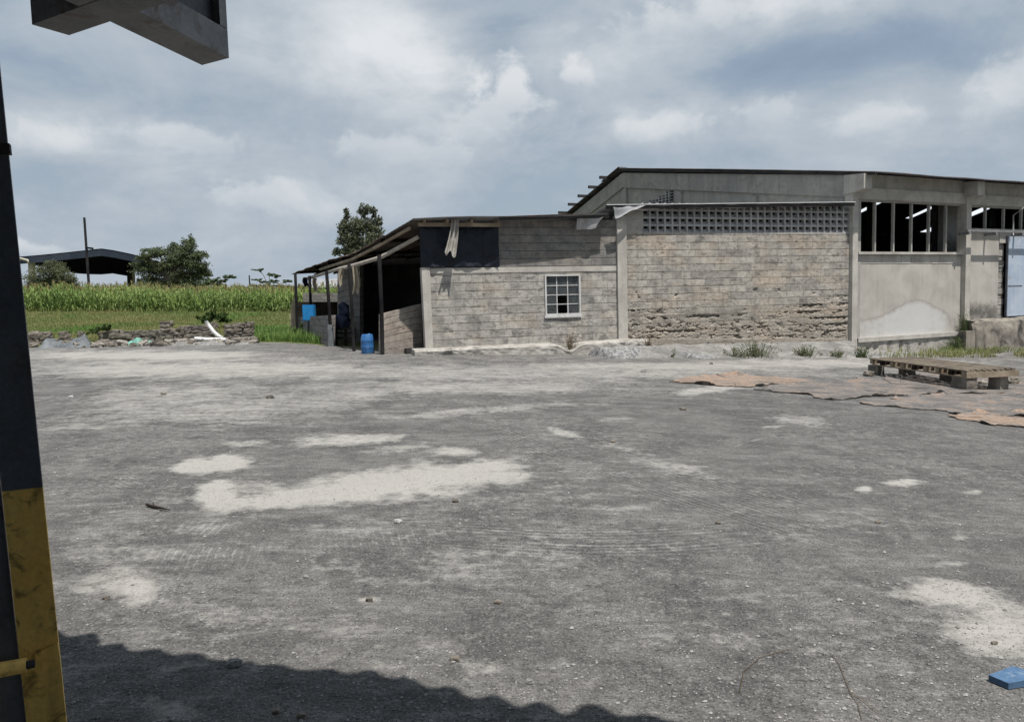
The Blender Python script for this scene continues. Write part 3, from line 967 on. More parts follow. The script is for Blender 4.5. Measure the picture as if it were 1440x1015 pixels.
def plinth(u, v):
    s_ = pk0 + (pk1 - pk0) * u
    e = noise.noise(Vector((s_ * 1.5, 0, 7))) + 0.5 * noise.noise(Vector((s_ * 5, 0, 7)))
    ztop = zk + 0.025 * e
    front = 0.52 + 0.05 * e
    br_ = math.exp(-((s_ - sA(802, 495, .5)) / 0.28) ** 2)
    br2 = math.exp(-((s_ - sA(623, 495, .5)) / 0.3) ** 2)
    ztop -= 0.22 * br_
    prof = [(0.02, ztop + .03), (front - .06, ztop), (front, ztop - .05), (front - 0.14 * br2 * (1 if e > -.3 else .4), ztop - .2), (front + .02 - 0.2 * br2, ztop - .5), (front + .02, ztop - 1.0)]
    k = v * 5
    i = min(4, int(k)); f = k - i
    t_ = prof[i][0] + (prof[i + 1][0] - prof[i][0]) * f; z_ = prof[i][1] + (prof[i + 1][1] - prof[i][1]) * f
    return FA.pt(s_, t_ + .02 * noise.noise(Vector((s_ * 6, v * 9, 0))), z_)


mb.grid(plinth, 220, 20, lambda u, v: (u * 9, v), sm=False)
FA.box(mb, pk0, pk0 + .04, 0.0, .5, zk - .8, zk)
mb.build('plinth', M['concrete_old'], annex)

# tarpaulin and hanging cloth strip
mb = MB()
ta0, ta1 = sA(590, 345), sA(700.5, 345)
tz0, tz1 = zA(640, 375.5), zA(640, 317)


def tarp(u, v):
    a = ta0 + (ta1 - ta0) * u
    z_ = tz0 + (tz1 - tz0) * v
    k = noise.noise(Vector((a * 1.7 + z_ * 1.2, z_ * 1.1, 2))) + 0.5 * noise.noise(Vector((a * 4, z_ * 3.2, 6)))
    fold = math.exp(-((u - 0.79) / 0.012) ** 2)
    return FA.pt(a, 0.05 + 0.075 * k + .035 * abs(noise.noise(Vector((a * 3.1 - z_ * 2.5, z_ * 1.5, 8)))) + .02 * noise.noise(Vector((a * 9, z_ * 7, 6))) - .05 * fold, z_ + (0.03 * math.sin(u * 11) if v == 1 else 0))


mb.grid(tarp, 70, 36)
tp = mb.build('tarpaulin', M['tarp'])
tag(tp, 'dark blue tarpaulin closing the wall opening under the annex roof', 'tarpaulin')
mb = MB()


def strip(u, v):
    pxa = 635 - 7.5 * v ** 1.5 + (9.5 + 6 * v) * (u - .5)
    pya = 309 + (46 + 4 * math.sin(u * 9) + 4 * u) * v
    t = 0.40 + 0.05 * math.sin(u * 13 + 1) + .04 * v
    a, z_ = FA.W(pxa, pya, 0.40)
    return FA.pt(a + 0.1, t, z_)


mb.grid(strip, 24, 16)
cs = mb.build('cloth_strip', M['cloth'])
tag(cs, 'pale torn cloth strip hanging in front of the dark tarpaulin', 'cloth')

# ================================================================== OPEN SHED on the annex's left
shp = {'a': G(538, 498.5), 'b': G(498, 494), 'c': G(466, 487), 'd': G(438, 478.5), 'e': G(418, 477.5)}
shed = root('open_shed', (shp['b'].x, shp['b'].y, 0), 'dark open-sided lean-to shed with sagging rusty roof on posts', 'shed')
EAVE = [(581, 307.5, 22.3), (560, 319.7, 22.7), (540, 332, 23.2), (513, 347, 24.4), (491.7, 358.7, 26.0), (468.8, 364, 28.3), (443, 373, 31.3), (409, 385.4, 34.8)]
BEAM = [(588, 333.5, 22.8), (560, 348.8, 23.1), (534.5, 362.5, 23.4), (499, 373.2, 25.0), (473, 379.3, 28.0), (432, 392.0, 33.5)]
MID = [(576, 321, 22.6), (530, 347, 23.8), (495, 364.8, 26.0), (450, 379, 31.0)]
ev = [P(*e) for e in EAVE]
bm_ = [P(*e) for e in BEAM]
inw = Vector((0.86, 0.5, 0))


def poly_at(pl, u):
    L = [0]
    for a, b in zip(pl, pl[1:]): L.append(L[-1] + (b - a).length)
    d = u * L[-1]
    for i in range(len(pl) - 1):
        if d <= L[i + 1] + 1e-6:
            return pl[i].lerp(pl[i + 1], (d - L[i]) / (L[i + 1] - L[i]))
    return pl[-1]


mb = MB()
eL = sum((b - a).length for a, b in zip(ev, ev[1:]))
nper = int(eL / 0.085)


def shedroof(u, v):
    q = poly_at(ev, u) + inw * (6.5 * v)
    jag = 0.10 * noise.noise(Vector((int(u * nper / 8) * 2.7, 0, 3))) if v == 0 else 0
    q -= inw * jag
    q.z += 0.35 * v + 0.014 * math.sin(u * nper * 2 * math.pi) + 0.03 * noise.noise(Vector((u * 14, v * 3, 1)))
    return q


mb.grid(shedroof, nper * 4, 4, lambda u, v: (u * eL, v * 6))
mb.build('roof', M['roof_rust'], shed)
mb = MB(); mb.tube(bm_, 0.065, 7); mb.build('rim_pole', M['pole_wood'], shed)
mb = MB(); mb.tube([P(*e) for e in MID], 0.055, 6); mb.build('purlin', M['wood'], shed)
for k, off in enumerate((1.0, 1.9, 2.9, 4.0)):
    mb = MB()
    pts = [poly_at(ev, u) + inw * off + Vector((0, 0, -0.12 + .06 * off)) for u in (0.1, 0.35, 0.6, 0.85, 0.98)]
    mb.tube(pts, 0.045, 5); mb.build('purlin', M['wood_dark'], shed)
for u in (0.12, 0.27, 0.42, 0.58, 0.74, 0.9):
    mb = MB()
    q = poly_at(ev, u) + inw * 0.05; q.z -= 0.07
    w_ = q + inw * 5.5; w_.z += 0.2
    mb.tube([q, q.lerp(w_, .5), w_], 0.05, 5); mb.build('rafter', M['wood_dark'], shed)
POSTS = [('a', (533.5, 364)), ('b', (491, 376)), ('c', (459.5, 386)), ('d', (435.5, 392)), ('e', (415.5, 389))]
post_xy = {}
for k, (tx, ty) in POSTS:
    b = shp[k]
    tp_ = P(tx, ty, b.y)
    post_xy[k] = (b, tp_)
    mb = MB()
    b2 = Vector((b.x, b.y, gz(b.x, b.y) - 0.15))
    mb.tube([b2, b2.lerp(tp_, .5) + Vector((.015, 0, 0)), tp_ + Vector((0, 0, .12))], 0.062 if k != 'b' else 0.055, 7)
    mb.build('post', M['pole_dark'], shed)  # shade of the overhanging roof is put into the posts' colour


def quad_wall(mb, b0, b1, t0, t1, th, uo=0):
    """wall between base points b0,b1 with tops t0,t1 (vectors), thickness th to the back; uv follows the sloping courses"""
    d = (b1 - b0); d.z = 0; L = d.length; d.normalize()
    nrm = Vector((d.y, -d.x, 0))
    bk = -nrm * th
    f = [b0, b1, t1, t0]
    H = ((t0 - b0).length + (t1 - b1).length) / 2
    mb.face(f, [(uo, 0), (uo + L, 0), (uo + L, H), (uo, H)])
    mb.face([q + bk for q in f][::-1], [(uo, 0), (uo + L, 0), (uo + L, H), (uo, H)][::-1])
    mb.face([t0, t1, t1 + bk, t0 + bk], [(0, 0), (L, 0), (L, th), (0, th)])
    mb.face([b0, t0, t0 + bk, b0 + bk], [(0, 0), (0, H), (th, H), (th, 0)])
    mb.face([b1, b1 + bk, t1 + bk, t1], [(0, 0), (th, 0), (th, H), (0, H)])


# low block walls
mb = MB()
Ya = shp['a'].y
q0, q1 = P(537, 503, Ya), P(594, 493, Ya + 0.95)
u0, u1 = P(537, 442, Ya), P(593, 427.5, Ya + 0.95)
quad_wall(mb, q0, q1, u0, u1, 0.18)
mb.build('low_wall', M['block_pink'], shed)
mb = MB()
q0, q1 = P(419, 480, shp['e'].y + .3), P(465, 489, shp['c'].y + .1)
u0, u1 = P(419, 446, shp['e'].y + .3), P(465, 443, shp['c'].y + .1)
quad_wall(mb, q0, q1, u0, u1, 0.18)
mb.build('low_wall', M['block_grey'], shed)
mb = MB()
quad_wall(mb, P(461.5, 489, shp['c'].y - .12), P(469.5, 488, shp['c'].y - .05), P(460.5, 456, shp['c'].y - .12), P(468.5, 457, shp['c'].y - .05), 0.1)
mb.build('gate_leaf', M['greyblue'], shed)
mb = MB()
quad_wall(mb, P(410, 470, 36.2), P(476, 470, 35.6), P(410, 424.5, 36.2), P(476, 424.5, 35.6), 0.1)
mb.build('board_screen', M['wood_dark'], shed)
# inner walls
mb = MB()
quad_wall(mb, P(474.5, 478, 29.6), P(506, 484, 29.0), P(474.5, 372, 29.6), P(506, 362, 29.0), 0.2)
mb.build('inner_wall', M['block_grey'], shed)
mb = MB()
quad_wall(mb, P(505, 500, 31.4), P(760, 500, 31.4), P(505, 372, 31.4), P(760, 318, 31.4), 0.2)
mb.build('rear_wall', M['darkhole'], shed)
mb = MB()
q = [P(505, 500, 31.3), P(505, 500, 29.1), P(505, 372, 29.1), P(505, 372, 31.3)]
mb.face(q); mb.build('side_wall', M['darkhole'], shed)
mb = MB()
pa, pb = P(412, 395, 35.4), P(408, 470, 35.2)
quad_wall(mb, P(408, 480, 34.9), P(417, 480, 34.4), P(409, 428, 34.9), P(416, 414, 34.4), 0.08)
mb.build('plank_screen', M['wood'], shed)
fl = MB()


def shfloor(u, v):
    pts = [shp['a'], shp['b'], shp['c'], shp['d']]
    q = poly_at([Vector((t.x + .35, t.y + .25, 0)) for t in pts], u) + inw * (5.5 * v)
    q.z = gz(q.x, q.y) + 0.01
    return q


# bench rails inside
be = root('bench', (P(485, 478, 27.6).x, 27.6, 0), 'dark wooden slatted bench inside the open shed', 'bench')
mb = MB()
for y_ in (463, 469.5, 476.5):
    a, b = P(471, y_, 27.9), P(499, y_ + .6, 27.2)
    d = Vector((0, 0, .07)); bk = Vector((0.02, .06, 0))
    mb.hexa([a, b, b + bk, a + bk, a + d, b + d, b + bk + d, a + bk + d])
mb.build('slat', M['wood_dark'], be)
for px, yy in ((472.5, 27.95), (486, 27.6), (498, 27.3)):
    mb = MB(); mb.tube([P(px, 461.5, yy), P(px, 489, yy)], 0.05, 4); mb.build('leg', M['wood_dark'], be)
# dark blue bundle on the bench
mb = MB()
c = P(480, 453, 27.9)
mb.blob((c.x, c.y, c.z), (0.30, 0.25, 0.26), 0, 0.45, 6, 3)
mb.blob((c.x + .1, c.y + .05, c.z + .42), (0.20, 0.18, 0.28), 0, 0.5, 6, 8)
bun = mb.build('bundle', mat_generic('navy_cloth', (0.018, 0.024, 0.05), (0.035, 0.045, 0.08), 4, 0.9))
tag(bun, 'dark navy heaped cloth bundle on the bench inside the shed', 'bundle')
# hanging sacks along the eave
SACKS = [(479, 378, 402, 8, 26.6, 'pale hessian rag hanging left of the narrow post under the shed eave', 'sack'),
         (501, 374, 411, 8.5, 24.9, 'long twisted pale rag hanging right of the narrow post under the shed eave', 'sack'),
         (443, 391, 410, 6, 31.5, 'brown rag hanging between two far posts of the shed', 'sack'),
         (430, 390, 403, 8, 33.3, 'small black rag at the far low end of the shed eave', 'tarp')]
for px, y0, y1, w, yy, lab, mk in SACKS:
    mb = MB()

    def sk(u, v, px=px, y0=y0, y1=y1, w=w, yy=yy):
        x_ = px + w * (u - .5) * (1 - .25 * v * math.sin(px)) + 1.2 * math.sin(v * 5 + px)
        y_ = y0 + (y1 - y0) * v * (1 - .08 * math.sin(u * 9 + px))
        return P(x_, y_, yy + .05 * math.sin(u * 8 + px))
    mb.grid(sk, 10, 10)
    o = mb.build('hanging_rag', M[mk]); tag(o, lab, 'rag', 'rags hanging from the shed eave')

# blue box on the post
bx = root('blue_box', P(433, 452, shp['d'].y - 1.2), 'bright blue metal box mounted on the far shed post', 'box')
mb = MB()
yb = shp['d'].y - 1.2
a, b = P(426, 451, yb), P(441.5, 451, yb)
hh = (P(433, 428.5, yb).z - a.z)
dd = Vector((0.05, .22, 0)); up_ = Vector((0, 0, hh))
sl = Vector((-.06, .18, 0))
mb.hexa([a, b, b + dd, a + dd, a + up_, b + up_, b + up_ + dd, a + up_ + dd])
mb.build('body', M['box_blue'], bx)
mb = MB()
e_ = Vector((0, -.012, 0))
a2, b2 = a + Vector((.03, -.003, .03)), b + Vector((-.03, -.003, .03))
h2 = Vector((0, 0, hh - .06))
mb.hexa([a2 + e_, b2 + e_, b2, a2, a2 + e_ + h2, b2 + e_ + h2, b2 + h2, a2 + h2])
mb.build('door', M['box_blue'], bx)
mb = MB(); mb.tube([P(434, 451.5, yb + .1), P(434.5, 487, yb + .1)], .045, 6); mb.build('leg', M['steel_dark'], bx)

# drum
dr = G(517.5, 497)
drum = root('plastic_drum', dr, 'blue plastic drum standing in front of the shed doorway', 'drum')
rr_ = 9.3 / FPX * dr.y
Hh = 27.5 / FPX * dr.y
mb = MB()
prof = [(0, .90), (.01, .92), (.05, .95), (.30, 1.0), (.335, 1.03), (.37, 1.0), (.63, 1.0), (.665, 1.03), (.70, 1.0), (.88, .93), (.96, .82), (.985, .80)]
N_ = 28
mb.grid(lambda u, v: Vector((dr.x + math.cos(u * 2 * math.pi) * rr_ * prof[round(v * 11)][1], dr.y + math.sin(u * 2 * math.pi) * rr_ * prof[round(v * 11)][1], dr.z + Hh * prof[round(v * 11)][0])), N_, 11)
mb.build('body', M['blue_plastic'], drum)
mb = MB()
mb.tube([(dr.x, dr.y, dr.z + Hh * .975), (dr.x, dr.y, dr.z + Hh * .99)], rr_ * .80, 24)
mb.tube([(dr.x + .06, dr.y, dr.z + Hh * .99), (dr.x + .06, dr.y, dr.z + Hh * 1.02)], rr_ * .16, 10)
mb.build('lid', M['blue_plastic'], drum)

# ================================================================== WAREHOUSE HALL
hall = root('warehouse_hall', (HB.x, HB.y, 0), 'large concrete-framed warehouse with gabled dark roof and open clerestory windows', 'building')
TE = .95
s_e, z_e = FB.W(1300, 246.5, TE)
# ridge: gable apex
sg, z_ap = FG.W(877, 237)                # sg negative: distance to the ridge
Lr = -sg
sg2, z_l2 = FG.W(806, 296)
slope_n = (z_ap - z_e) / (Lr + TE)
slope_f = (z_ap - z_l2) / (sg - sg2)
far_s = sg - 13.0
z_far = z_ap - slope_f * 13.0
ROOF_END = 46.0


def roof_z(sg_):
    """height of the roof over distance sg_ from the facade (negative = behind)"""
    if sg_ >= sg: return z_e + slope_n * (TE - sg_)
    return z_ap - slope_f * (sg - sg_)


def Hp(a, t, z): return FB.pt(a, t, z)      # a along facade, t toward the yard


mb = MB()
nper = int((ROOF_END + .3) / 0.085)
mb.grid(lambda u, v: Hp(-0.3 + (ROOF_END + .3) * u, TE + (sg - TE) * v, z_e + (z_ap - z_e) * v + 0.022 * math.sin(u * nper * 2 * math.pi) + .025 * noise.noise(Vector((u * 20, v * 3, 0)))), nper * 4, 2,
        lambda u, v: (u * 26, v * 18))
mb.build('near_roof', M['roof_dark'], hall)
SKY = []
for px, py in ((1212, 297), (1233, 287), (1289, 301), (1308, 292.5), (1308, 323), (1370, 299), (1386, 292), (1328, 326)):
    r = ray(px, py)
    best = None
    for k in range(400, 1000):
        q = CAM + r * (k * 0.1)
        t = (q - FB.o).dot(FB.n)
        if t < sg - .05 and q.z > roof_z(t):
            best = ((q - FB.o).dot(FB.d), t); break
    if best: SKY.append(best)
# far roof built in cells, skylight cells left out and glazed
cell_s, cell_t = 0.55, 0.6
mbf, SKM = MB(), {}
ns, nt_ = int(ROOF_END / cell_s) + 8, int(13.0 / cell_t)
for i in range(-4, ns):
    for j in range(nt_):
        a0_, a1_ = i * cell_s - .3, (i + 1) * cell_s - .3
        t0_, t1_ = sg - j * cell_t, sg - (j + 1) * cell_t
        cx_, cy_ = (a0_ + a1_) / 2, (t0_ + t1_) / 2
        sk_ = any(abs(cx_ - s_) < 0.4 and abs(cy_ - t_) < 0.62 for s_, t_ in SKY)
        if i < 0: continue
        (SKM.setdefault(min(range(len(SKY)), key=lambda n: (SKY[n][0] - cx_) ** 2 + (SKY[n][1] - cy_) ** 2), MB()) if sk_ else mbf).face([Hp(a0_, t0_, roof_z(t0_)), Hp(a1_, t0_, roof_z(t0_)), Hp(a1_, t1_, roof_z(t1_)), Hp(a0_, t1_, roof_z(t1_))])
mbf.build('far_roof', M['roof_dark'], hall)
for m_ in SKM.values(): m_.build('skylight', M['skylight'], hall)

# far slope: short corrugated strip at the gable + purlin ends
g852, _ = FG.W(852, 251)
mb = MB()
mb.grid(lambda u, v: FB.pt(-0.35 + .6 * u, sg + (g852 - sg) * v, roof_z(sg + (g852 - sg) * v) + .06 + .02 * math.sin(u * 40)), 24, 2)
mb.build('verge_sheet', M['roof_dark'], hall)
for px, py in ((860, 252), (844, 266), (829, 278), (815, 289), (801, 299)):
    g_, z_ = FG.W(px, py)
    mb = MB()
    zz = roof_z(g_)
    FB.box(mb, -0.75, 0.2, g_ - .06, g_ + .06, zz - .05, zz + .10)
    mb.build('purlin', M['verge'], hall)
# verge board along the near gable slope
mb = MB()
c0 = [(TE - .02, z_e - .10), (TE - .02, z_e - .02), (sg, z_ap - .02), (sg, z_ap - .16)]
f_ = [FB.pt(-.22, t, z) for t, z in c0]; b_ = [FB.pt(-.14, t, z) for t, z in c0]
mb.hexa([f_[0], f_[3], b_[3], b_[0], f_[1], f_[2], b_[2], b_[1]])
mb.build('verge_board', M['verge'], hall)
# gable wall
z_lo = z_base - 1.8
mb = MB()
gp = [(-0.02, z_lo), (-0.02, roof_z(0) - .10), (sg, z_ap - .22), (far_s, z_far - .22), (far_s, z_lo)]
FG.prism(mb, gp[::-1], -0.25, -0.0)
mb.build('gable_wall', M['concrete_grey'], hall)
mb = MB()  # portal rafter standing proud on the gable
dpt = 0.75
FG.prism(mb, [(-0.3, roof_z(0) - .10 - dpt), (-0.02, roof_z(0) - .12), (sg, z_ap - .24), (sg, z_ap - .24 - dpt)], 0.0, 0.09)
FG.prism(mb, [(sg, z_ap - .24 - dpt), (sg, z_ap - .24), (far_s, z_far - .24), (far_s, z_far - .24 - dpt)], 0.0, 0.09)
mb.build('portal_rafter', M['concrete_grey'], hall)
for px in (880, 957, 1062):
    g_ = FG.W(px, 275)[0]
    mb = MB()
    FG.box(mb, g_ - .16, g_ + .16, 0.0, 0.085, z_lo, roof_z(g_) - .30 - dpt)
    mb.build('gable_post', M['concrete_grey'], hall)
# perforated block panel in the gable
g0, g1 = FG.W(892, 280)[0], FG.W(947, 280)[0]
zg0, zg1 = FG.W(920, 291)[1] - .2, FG.W(944, 268.5)[1]
mb = MB()
nc, nr = 12, 6
cw2, rh2 = (g1 - g0) / nc, (zg1 - zg0) / nr
holes = MB()
for i in range(nc):
    for j in range(nr):
        a = g0 + i * cw2; z_ = zg0 + j * rh2
        topz = zg1 - (1 - (i + 1) / nc) * (zg1 - zg0) * 0.9
        if z_ + rh2 > topz + .1: continue
        b_ = cw2 * .2
        FG.box(mb, a, a + b_, .002, .10, z_, z_ + rh2)
        FG.box(mb, a + b_, a + cw2, .002, .098, z_, z_ + rh2 * .22)
        FG.box(holes, a + b_, a + cw2, .003, .012, z_ + rh2 * .22, z_ + rh2)
vp = mb.build('gable_vent', M['vent'], hall)
holes.build('vent_hole', M['verge'], vp)

# facade
PT = 0.0
sPil0, sPil1 = sB(1357.5, 400, .14), sB(1367, 400, .14)
s_1 = sB(1204.5, 420)
bay = sB(1343, 420) - s_1
zs = zB(1275, 354.5)          # sill
zwt = zB(1275, 284)           # window top
zpb = zB(1270, 471)           # panel bottom
zpl = zpb - 1.2
# stained panel with salt bloom attribute
mb = MB()
a0_, a1_ = s_1 + 0.02, sPil0 + .05
mb.grid(lambda u, v: FB.pt(a0_ + (a1_ - a0_) * u, -.05 + .006 * noise.noise(Vector((u * 9, v * 6, 0))), zpb + (zs - .05 - zpb) * v), 120, 80, lambda u, v: (a0_ + (a1_ - a0_) * u, zpb + (zs - zpb) * v))
ob = mb.build('panel', M['plaster'], hall)


def salt(o, fn):
    at = o.data.attributes.new('salt', 'FLOAT_COLOR', 'POINT')
    dat = np.zeros((len(o.data.vertices), 4), dtype=np.float32)
    off = parent_loc(o.parent)
    for i, v in enumerate(o.data.vertices):
        q = v.co + off
        px, py = to_px(q.x, q.y, q.z)
        dat[i, :2] = fn(px, py)
    at.data.foreach_set('color', dat.ravel())


def s1(px, py):
    # upper edge of the bloom: 447 at x1205, 430 around 1265-1310, 440 at 1345
    top = 446 - 27 * math.exp(-((px - 1290) / 42.0) ** 2)
    a = smooth(top - 4, top + 12, py) * (0.75 + 0.25 * math.exp(-((px - 1285) / 45.0) ** 2)) * (1 - .75 * smooth(1322, 1345, px))
    return a, 0.0


salt(ob, s1)
mb = MB()
FB.box(mb, s_1, sPil0 + .02, -.3, -.056, zpl, zs - .02)
mb.build('backing_wall', M['concrete_grey'], hall)
mb = MB()   # ledge and plinth
FB.box(mb, s_1, sPil0, -.05, .10, zpb - .16, zpb)
mb.build('ledge', M['concrete'], hall)
mb = MB()
def plin(u, v):
    a = s_1 + (sPil0 - s_1) * u
    return FB.pt(a, .03 + .03 * noise.noise(Vector((a * 2, v * 2, 4))) - .1 * smooth(.42, .6, noise.noise(Vector((a * 2.3, v * 2.5, 11)))), zpb - .16 - 1.2 * v)
mb.grid(plin, 90, 24, lambda u, v: (u * 6, v), sm=False)
mb.build('plinth', M['concrete_old'], hall)
mb = MB()
FB.box(mb, s_1 - .02, sPil0, -.2, .09, zs - .09, zs)
mb.build('window_sill', M['concrete'], hall)
mb = MB()   # pale block course under the sill
k = 0
for i, wd in enumerate((1.35, 1.05, .55, 1.2, 1.4)):
    FB.box(mb, a0_ + k, a0_ + k + wd - .02, -.045, -.036, zs - .42 + .02 * math.sin(i * 3), zs - .10)
    k += wd
mb.build('block_course', M['concrete'], hall)


def hall_window(sa, sb, z0, z1, n, name='window'):
    f = MB()
    for i in range(1, n):
        a = sa + (sb - sa) * i / n
        FB.box(f, a - .036, a + .036, -.14, -.04, z0, z1)
    FB.box(f, sa, sb, -.15, -.03, z1 - .05, z1)
    return f.build(name, M['concrete_grey'], hall)


hall_window(s_1, sPil0 + .05, zs, zwt, 6)
mb = MB()
FB.box(mb, s_1 - .05, sPil0 + .1, -.25, 0.0, zwt, roof_z(0) - .06)
FB.box(mb, s_1 - .05, sPil0 + .1, .0, .08, zwt + .02, zwt + .42)
mb.build('eave_beam', M['concrete'], hall)


def pilaster(sa, sb, tout, ztop, tail):
    m = MB()
    FB.box(m, sa, sb, -.25, tout, zpl, ztop)
    m.build('column', M['concrete'], hall)
    m = MB()
    zt_ = roof_z(tail) - .06
    wq = .07
    q = [(-.25, roof_z(0) - .10), (tail, zt_), (tail, zt_ - .52), (tout + .02, zt_ - .60), (-.25, zt_ - .62)]
    f = [FB.pt(sa - wq, t, z) for t, z in q]; b = [FB.pt(sb + wq, t, z) for t, z in q]
    m.face(f); m.face(b[::-1])
    for i in range(5):
        j = (i + 1) % 5
        m.face([f[i], b[i], b[j], f[j]])
    m.build('rafter_tail', M['concrete'], hall)


pw = 0.30
pilaster(s_1 - .34, s_1 - .07, .10, zwt + .35, .60)
pilaster(sPil0, sPil0 + pw, .14, zwt + .35, .60)
sP1 = sPil0 + pw
step = sPil0 - (s_1 - .30)
# bay 2
z2s, z2t = zB(1385, 322), zB(1385, 290)
sD0 = sB(1403, 390)
b2end = sPil0 + step
mb = MB()
a0_, a1_ = sP1, sD0
mb.grid(lambda u, v: FB.pt(a0_ + (a1_ - a0_) * u, .02 + .005 * noise.noise(Vector((u * 5, v * 9, 3))), zpl + (z2s - .1 - zpl) * v), 40, 110, lambda u, v: (a0_ + (a1_ - a0_) * u + 9, zpl + (z2s - zpl) * v))
ob = mb.build('pier_wall', M['plaster'], hall)
salt(ob, lambda px, py: (0.25 if py > 445 else 0.0, smooth(412, 442, py) * (1 - .7 * smooth(437, 458, py))))
mb = MB()
FB.box(mb, sP1, sD0 - .01, -.25, .012, zpl, z2s - .1)
mb.build('backing_wall', M['concrete_grey'], hall)
mb = MB()
FB.box(mb, sP1, b2end, -.25, .10, z2s - .1, z2s)
FB.box(mb, sD0, b2end, -.25, .05, z2s - .55, z2s - .1)
mb.build('lintel', M['concrete'], hall)
hall_window(sP1, b2end, z2s, z2t, 5)
mb = MB()
FB.box(mb, sP1 - .1, b2end + .1, -.25, 0.0, z2t, roof_z(0) - .06)
FB.box(mb, sP1 - .02, b2end + .1, .0, .08, z2t + .02, z2t + .42)
mb.build('eave_beam', M['concrete'], hall)
# rough door jamb
sJ1 = sB(1414, 400)
mb = MB()
zj = zpl
i = 0
while zj < z2s - .2:
    h_ = .22 + .06 * math.sin(i * 2.7)
    FB.box(mb, sD0 + .12, sJ1 - .02 - .05 * abs(math.sin(i * 1.9)), -.3, -.04 - .04 * abs(math.sin(i * 1.3)), zj, zj + h_ - .02)
    zj += h_; i += 1
mb.build('door_jamb', M['concrete_old'], hall)
mb = MB(); FB.box(mb, sD0 + .01, sJ1 - .08, -.4, -.31, zpl, z2s - .11); mb.build('jamb_backing', M['darkhole'], hall)
# sliding door
zd1 = zB(1425, 333); zd0 = zB(1425, 444)
mb = MB()
sdr0 = sB(1416.5, 390, .12)
FB.box(mb, sdr0, sdr0 + 1.0, .08, .13, zd0, zd1)
FB.box(mb, sdr0 + 1.002, sdr0 + 2.6, .075, .125, zd0, zd1)
door = mb.build('sliding_door', M['door_blue'], hall)
mb = MB()
zsm = zB(1425, 402)
FB.box(mb, sdr0, sdr0 + 1.0, .132, .14, zsm - .02, zsm + .02)
FB.box(mb, sdr0 - .05, sdr0 - .001, .07, .15, zd0, zd1)
mb.build('seam_strap', M['steel_dark'], door)
mb = MB()
zrl = zB(1380, 327)
FB.box(mb, sB(1359, 327, .45), sB(1359, 327, .45) + 5.5, .42, .5, zrl - .03, zrl + .05)
for px in (1361, 1399, 1436):
    a = sB(px, 330, .45); FB.box(mb, a, a + .09, .04, .5, zrl - .14, zrl - .031)
mb.build('door_rail', M['steel_grey'], hall)
# lamp bracket
mb = MB()
mb.tube([PB_ for PB_ in (FB.pt(sB(1425, 325, .3), .3, zB(1425, 331, .3)), FB.pt(sB(1425, 303, .3), .3, zB(1425, 303, .3)), FB.pt(sB(1436, 291, .5), .7, zB(1436, 290, .5)))], .03, 6)
mb.build('bracket_arm', M['steel_grey'], hall)
# remaining bays beyond the frame, interior shell
pilaster(b2end, b2end + pw, .14, zwt + .35, .60)
mb = MB()
FB.box(mb, b2end + pw, ROOF_END - .3, -.25, 0, zpl, roof_z(0) - .06)
FB.box(mb, sdr0 + 2.4, b2end, -.25, 0, zpl, z2s - .56)
mb.build('side_wall', M['concrete'], hall)
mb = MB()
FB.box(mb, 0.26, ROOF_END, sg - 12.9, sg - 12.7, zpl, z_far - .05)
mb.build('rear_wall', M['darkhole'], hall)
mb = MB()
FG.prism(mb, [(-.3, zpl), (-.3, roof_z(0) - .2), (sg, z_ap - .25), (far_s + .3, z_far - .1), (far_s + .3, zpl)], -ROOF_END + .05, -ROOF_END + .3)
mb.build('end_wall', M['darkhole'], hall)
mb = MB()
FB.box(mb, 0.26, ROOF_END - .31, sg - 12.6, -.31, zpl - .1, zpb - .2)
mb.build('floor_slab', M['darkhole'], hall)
for i in range(1, 6):     # inner portal legs and tie
    a = s_1 - .15 + step * i
    mb = MB()
    FB.box(mb, a, a + .3, sg - .2, sg + .2, zpl, z_ap - .3)
    mb.build('inner_column', M['concrete_grey'], hall)
mb = MB()
FB.box(mb, 2.0, ROOF_END - .4, sg - 3.1, sg - 3.0, zB(1275, 318) + 1.4, zB(1275, 318) + 1.55)
mb.build('inner_tie', M['steel_dark'], hall)
mb = MB()
a = sB(1334, 320, -1.2)
FB.box(mb, a - .1, a + .55, -1.6, -1.2, zpl, zwt + .2)
mb.build('inner_pier', M['concrete_grey'], hall)

# loading dock and stub
mb = MB()
dk0 = sB(1372, 460, .6)
def dock(u, v):
    prof = [(0.16, 0), (.42, 0.0), (.56, -.10), (.60, -.4), (.62, -.8), (.66, -1.3), (.66, -1.6)]
    k = v * 6; i = min(5, int(k)); f = k - i
    t = prof[i][0] + (prof[i + 1][0] - prof[i][0]) * f; z = prof[i][1] + (prof[i + 1][1] - prof[i][1]) * f
    a = dk0 + 9 * u
    nz = noise.noise(Vector((a * 1.2, v * 3, 2))) + .5 * noise.noise(Vector((a * 4, v * 8, 2)))
    rnd = .2 * (1 - smooth(0, .05, u)) * (1 if v > .2 else 0)
    return FB.pt(a + .25 * (1 - smooth(0, .03, u)) * v, t + .05 * nz - rnd, zB(1405, 448, .5) + z + .04 * nz)
mb.grid(dock, 140, 36, lambda u, v: (u * 9, v * 2), sm=False)
d0 = [dock(0, k / 12) for k in range(13)]
for k in range(12):
    q = FB.pt(dk0 + .25, 0.0, d0[k].z); q2 = FB.pt(dk0 + .25, 0.0, d0[k + 1].z)
    mb.face([d0[k], d0[k + 1], q2, q])
dockr = mb.build('loading_dock', M['concrete_black'])
tag(dockr, 'stained raised concrete loading dock below the pale blue door', 'loading dock')
mb = MB()
k0, k1 = sB(1358, 475, .44), sB(1371, 475, .44)
zk0 = zB(1362, 465.5, .44)
FB.box(mb, k0, k1, .142, .46, zk0 - 1.4, zk0)
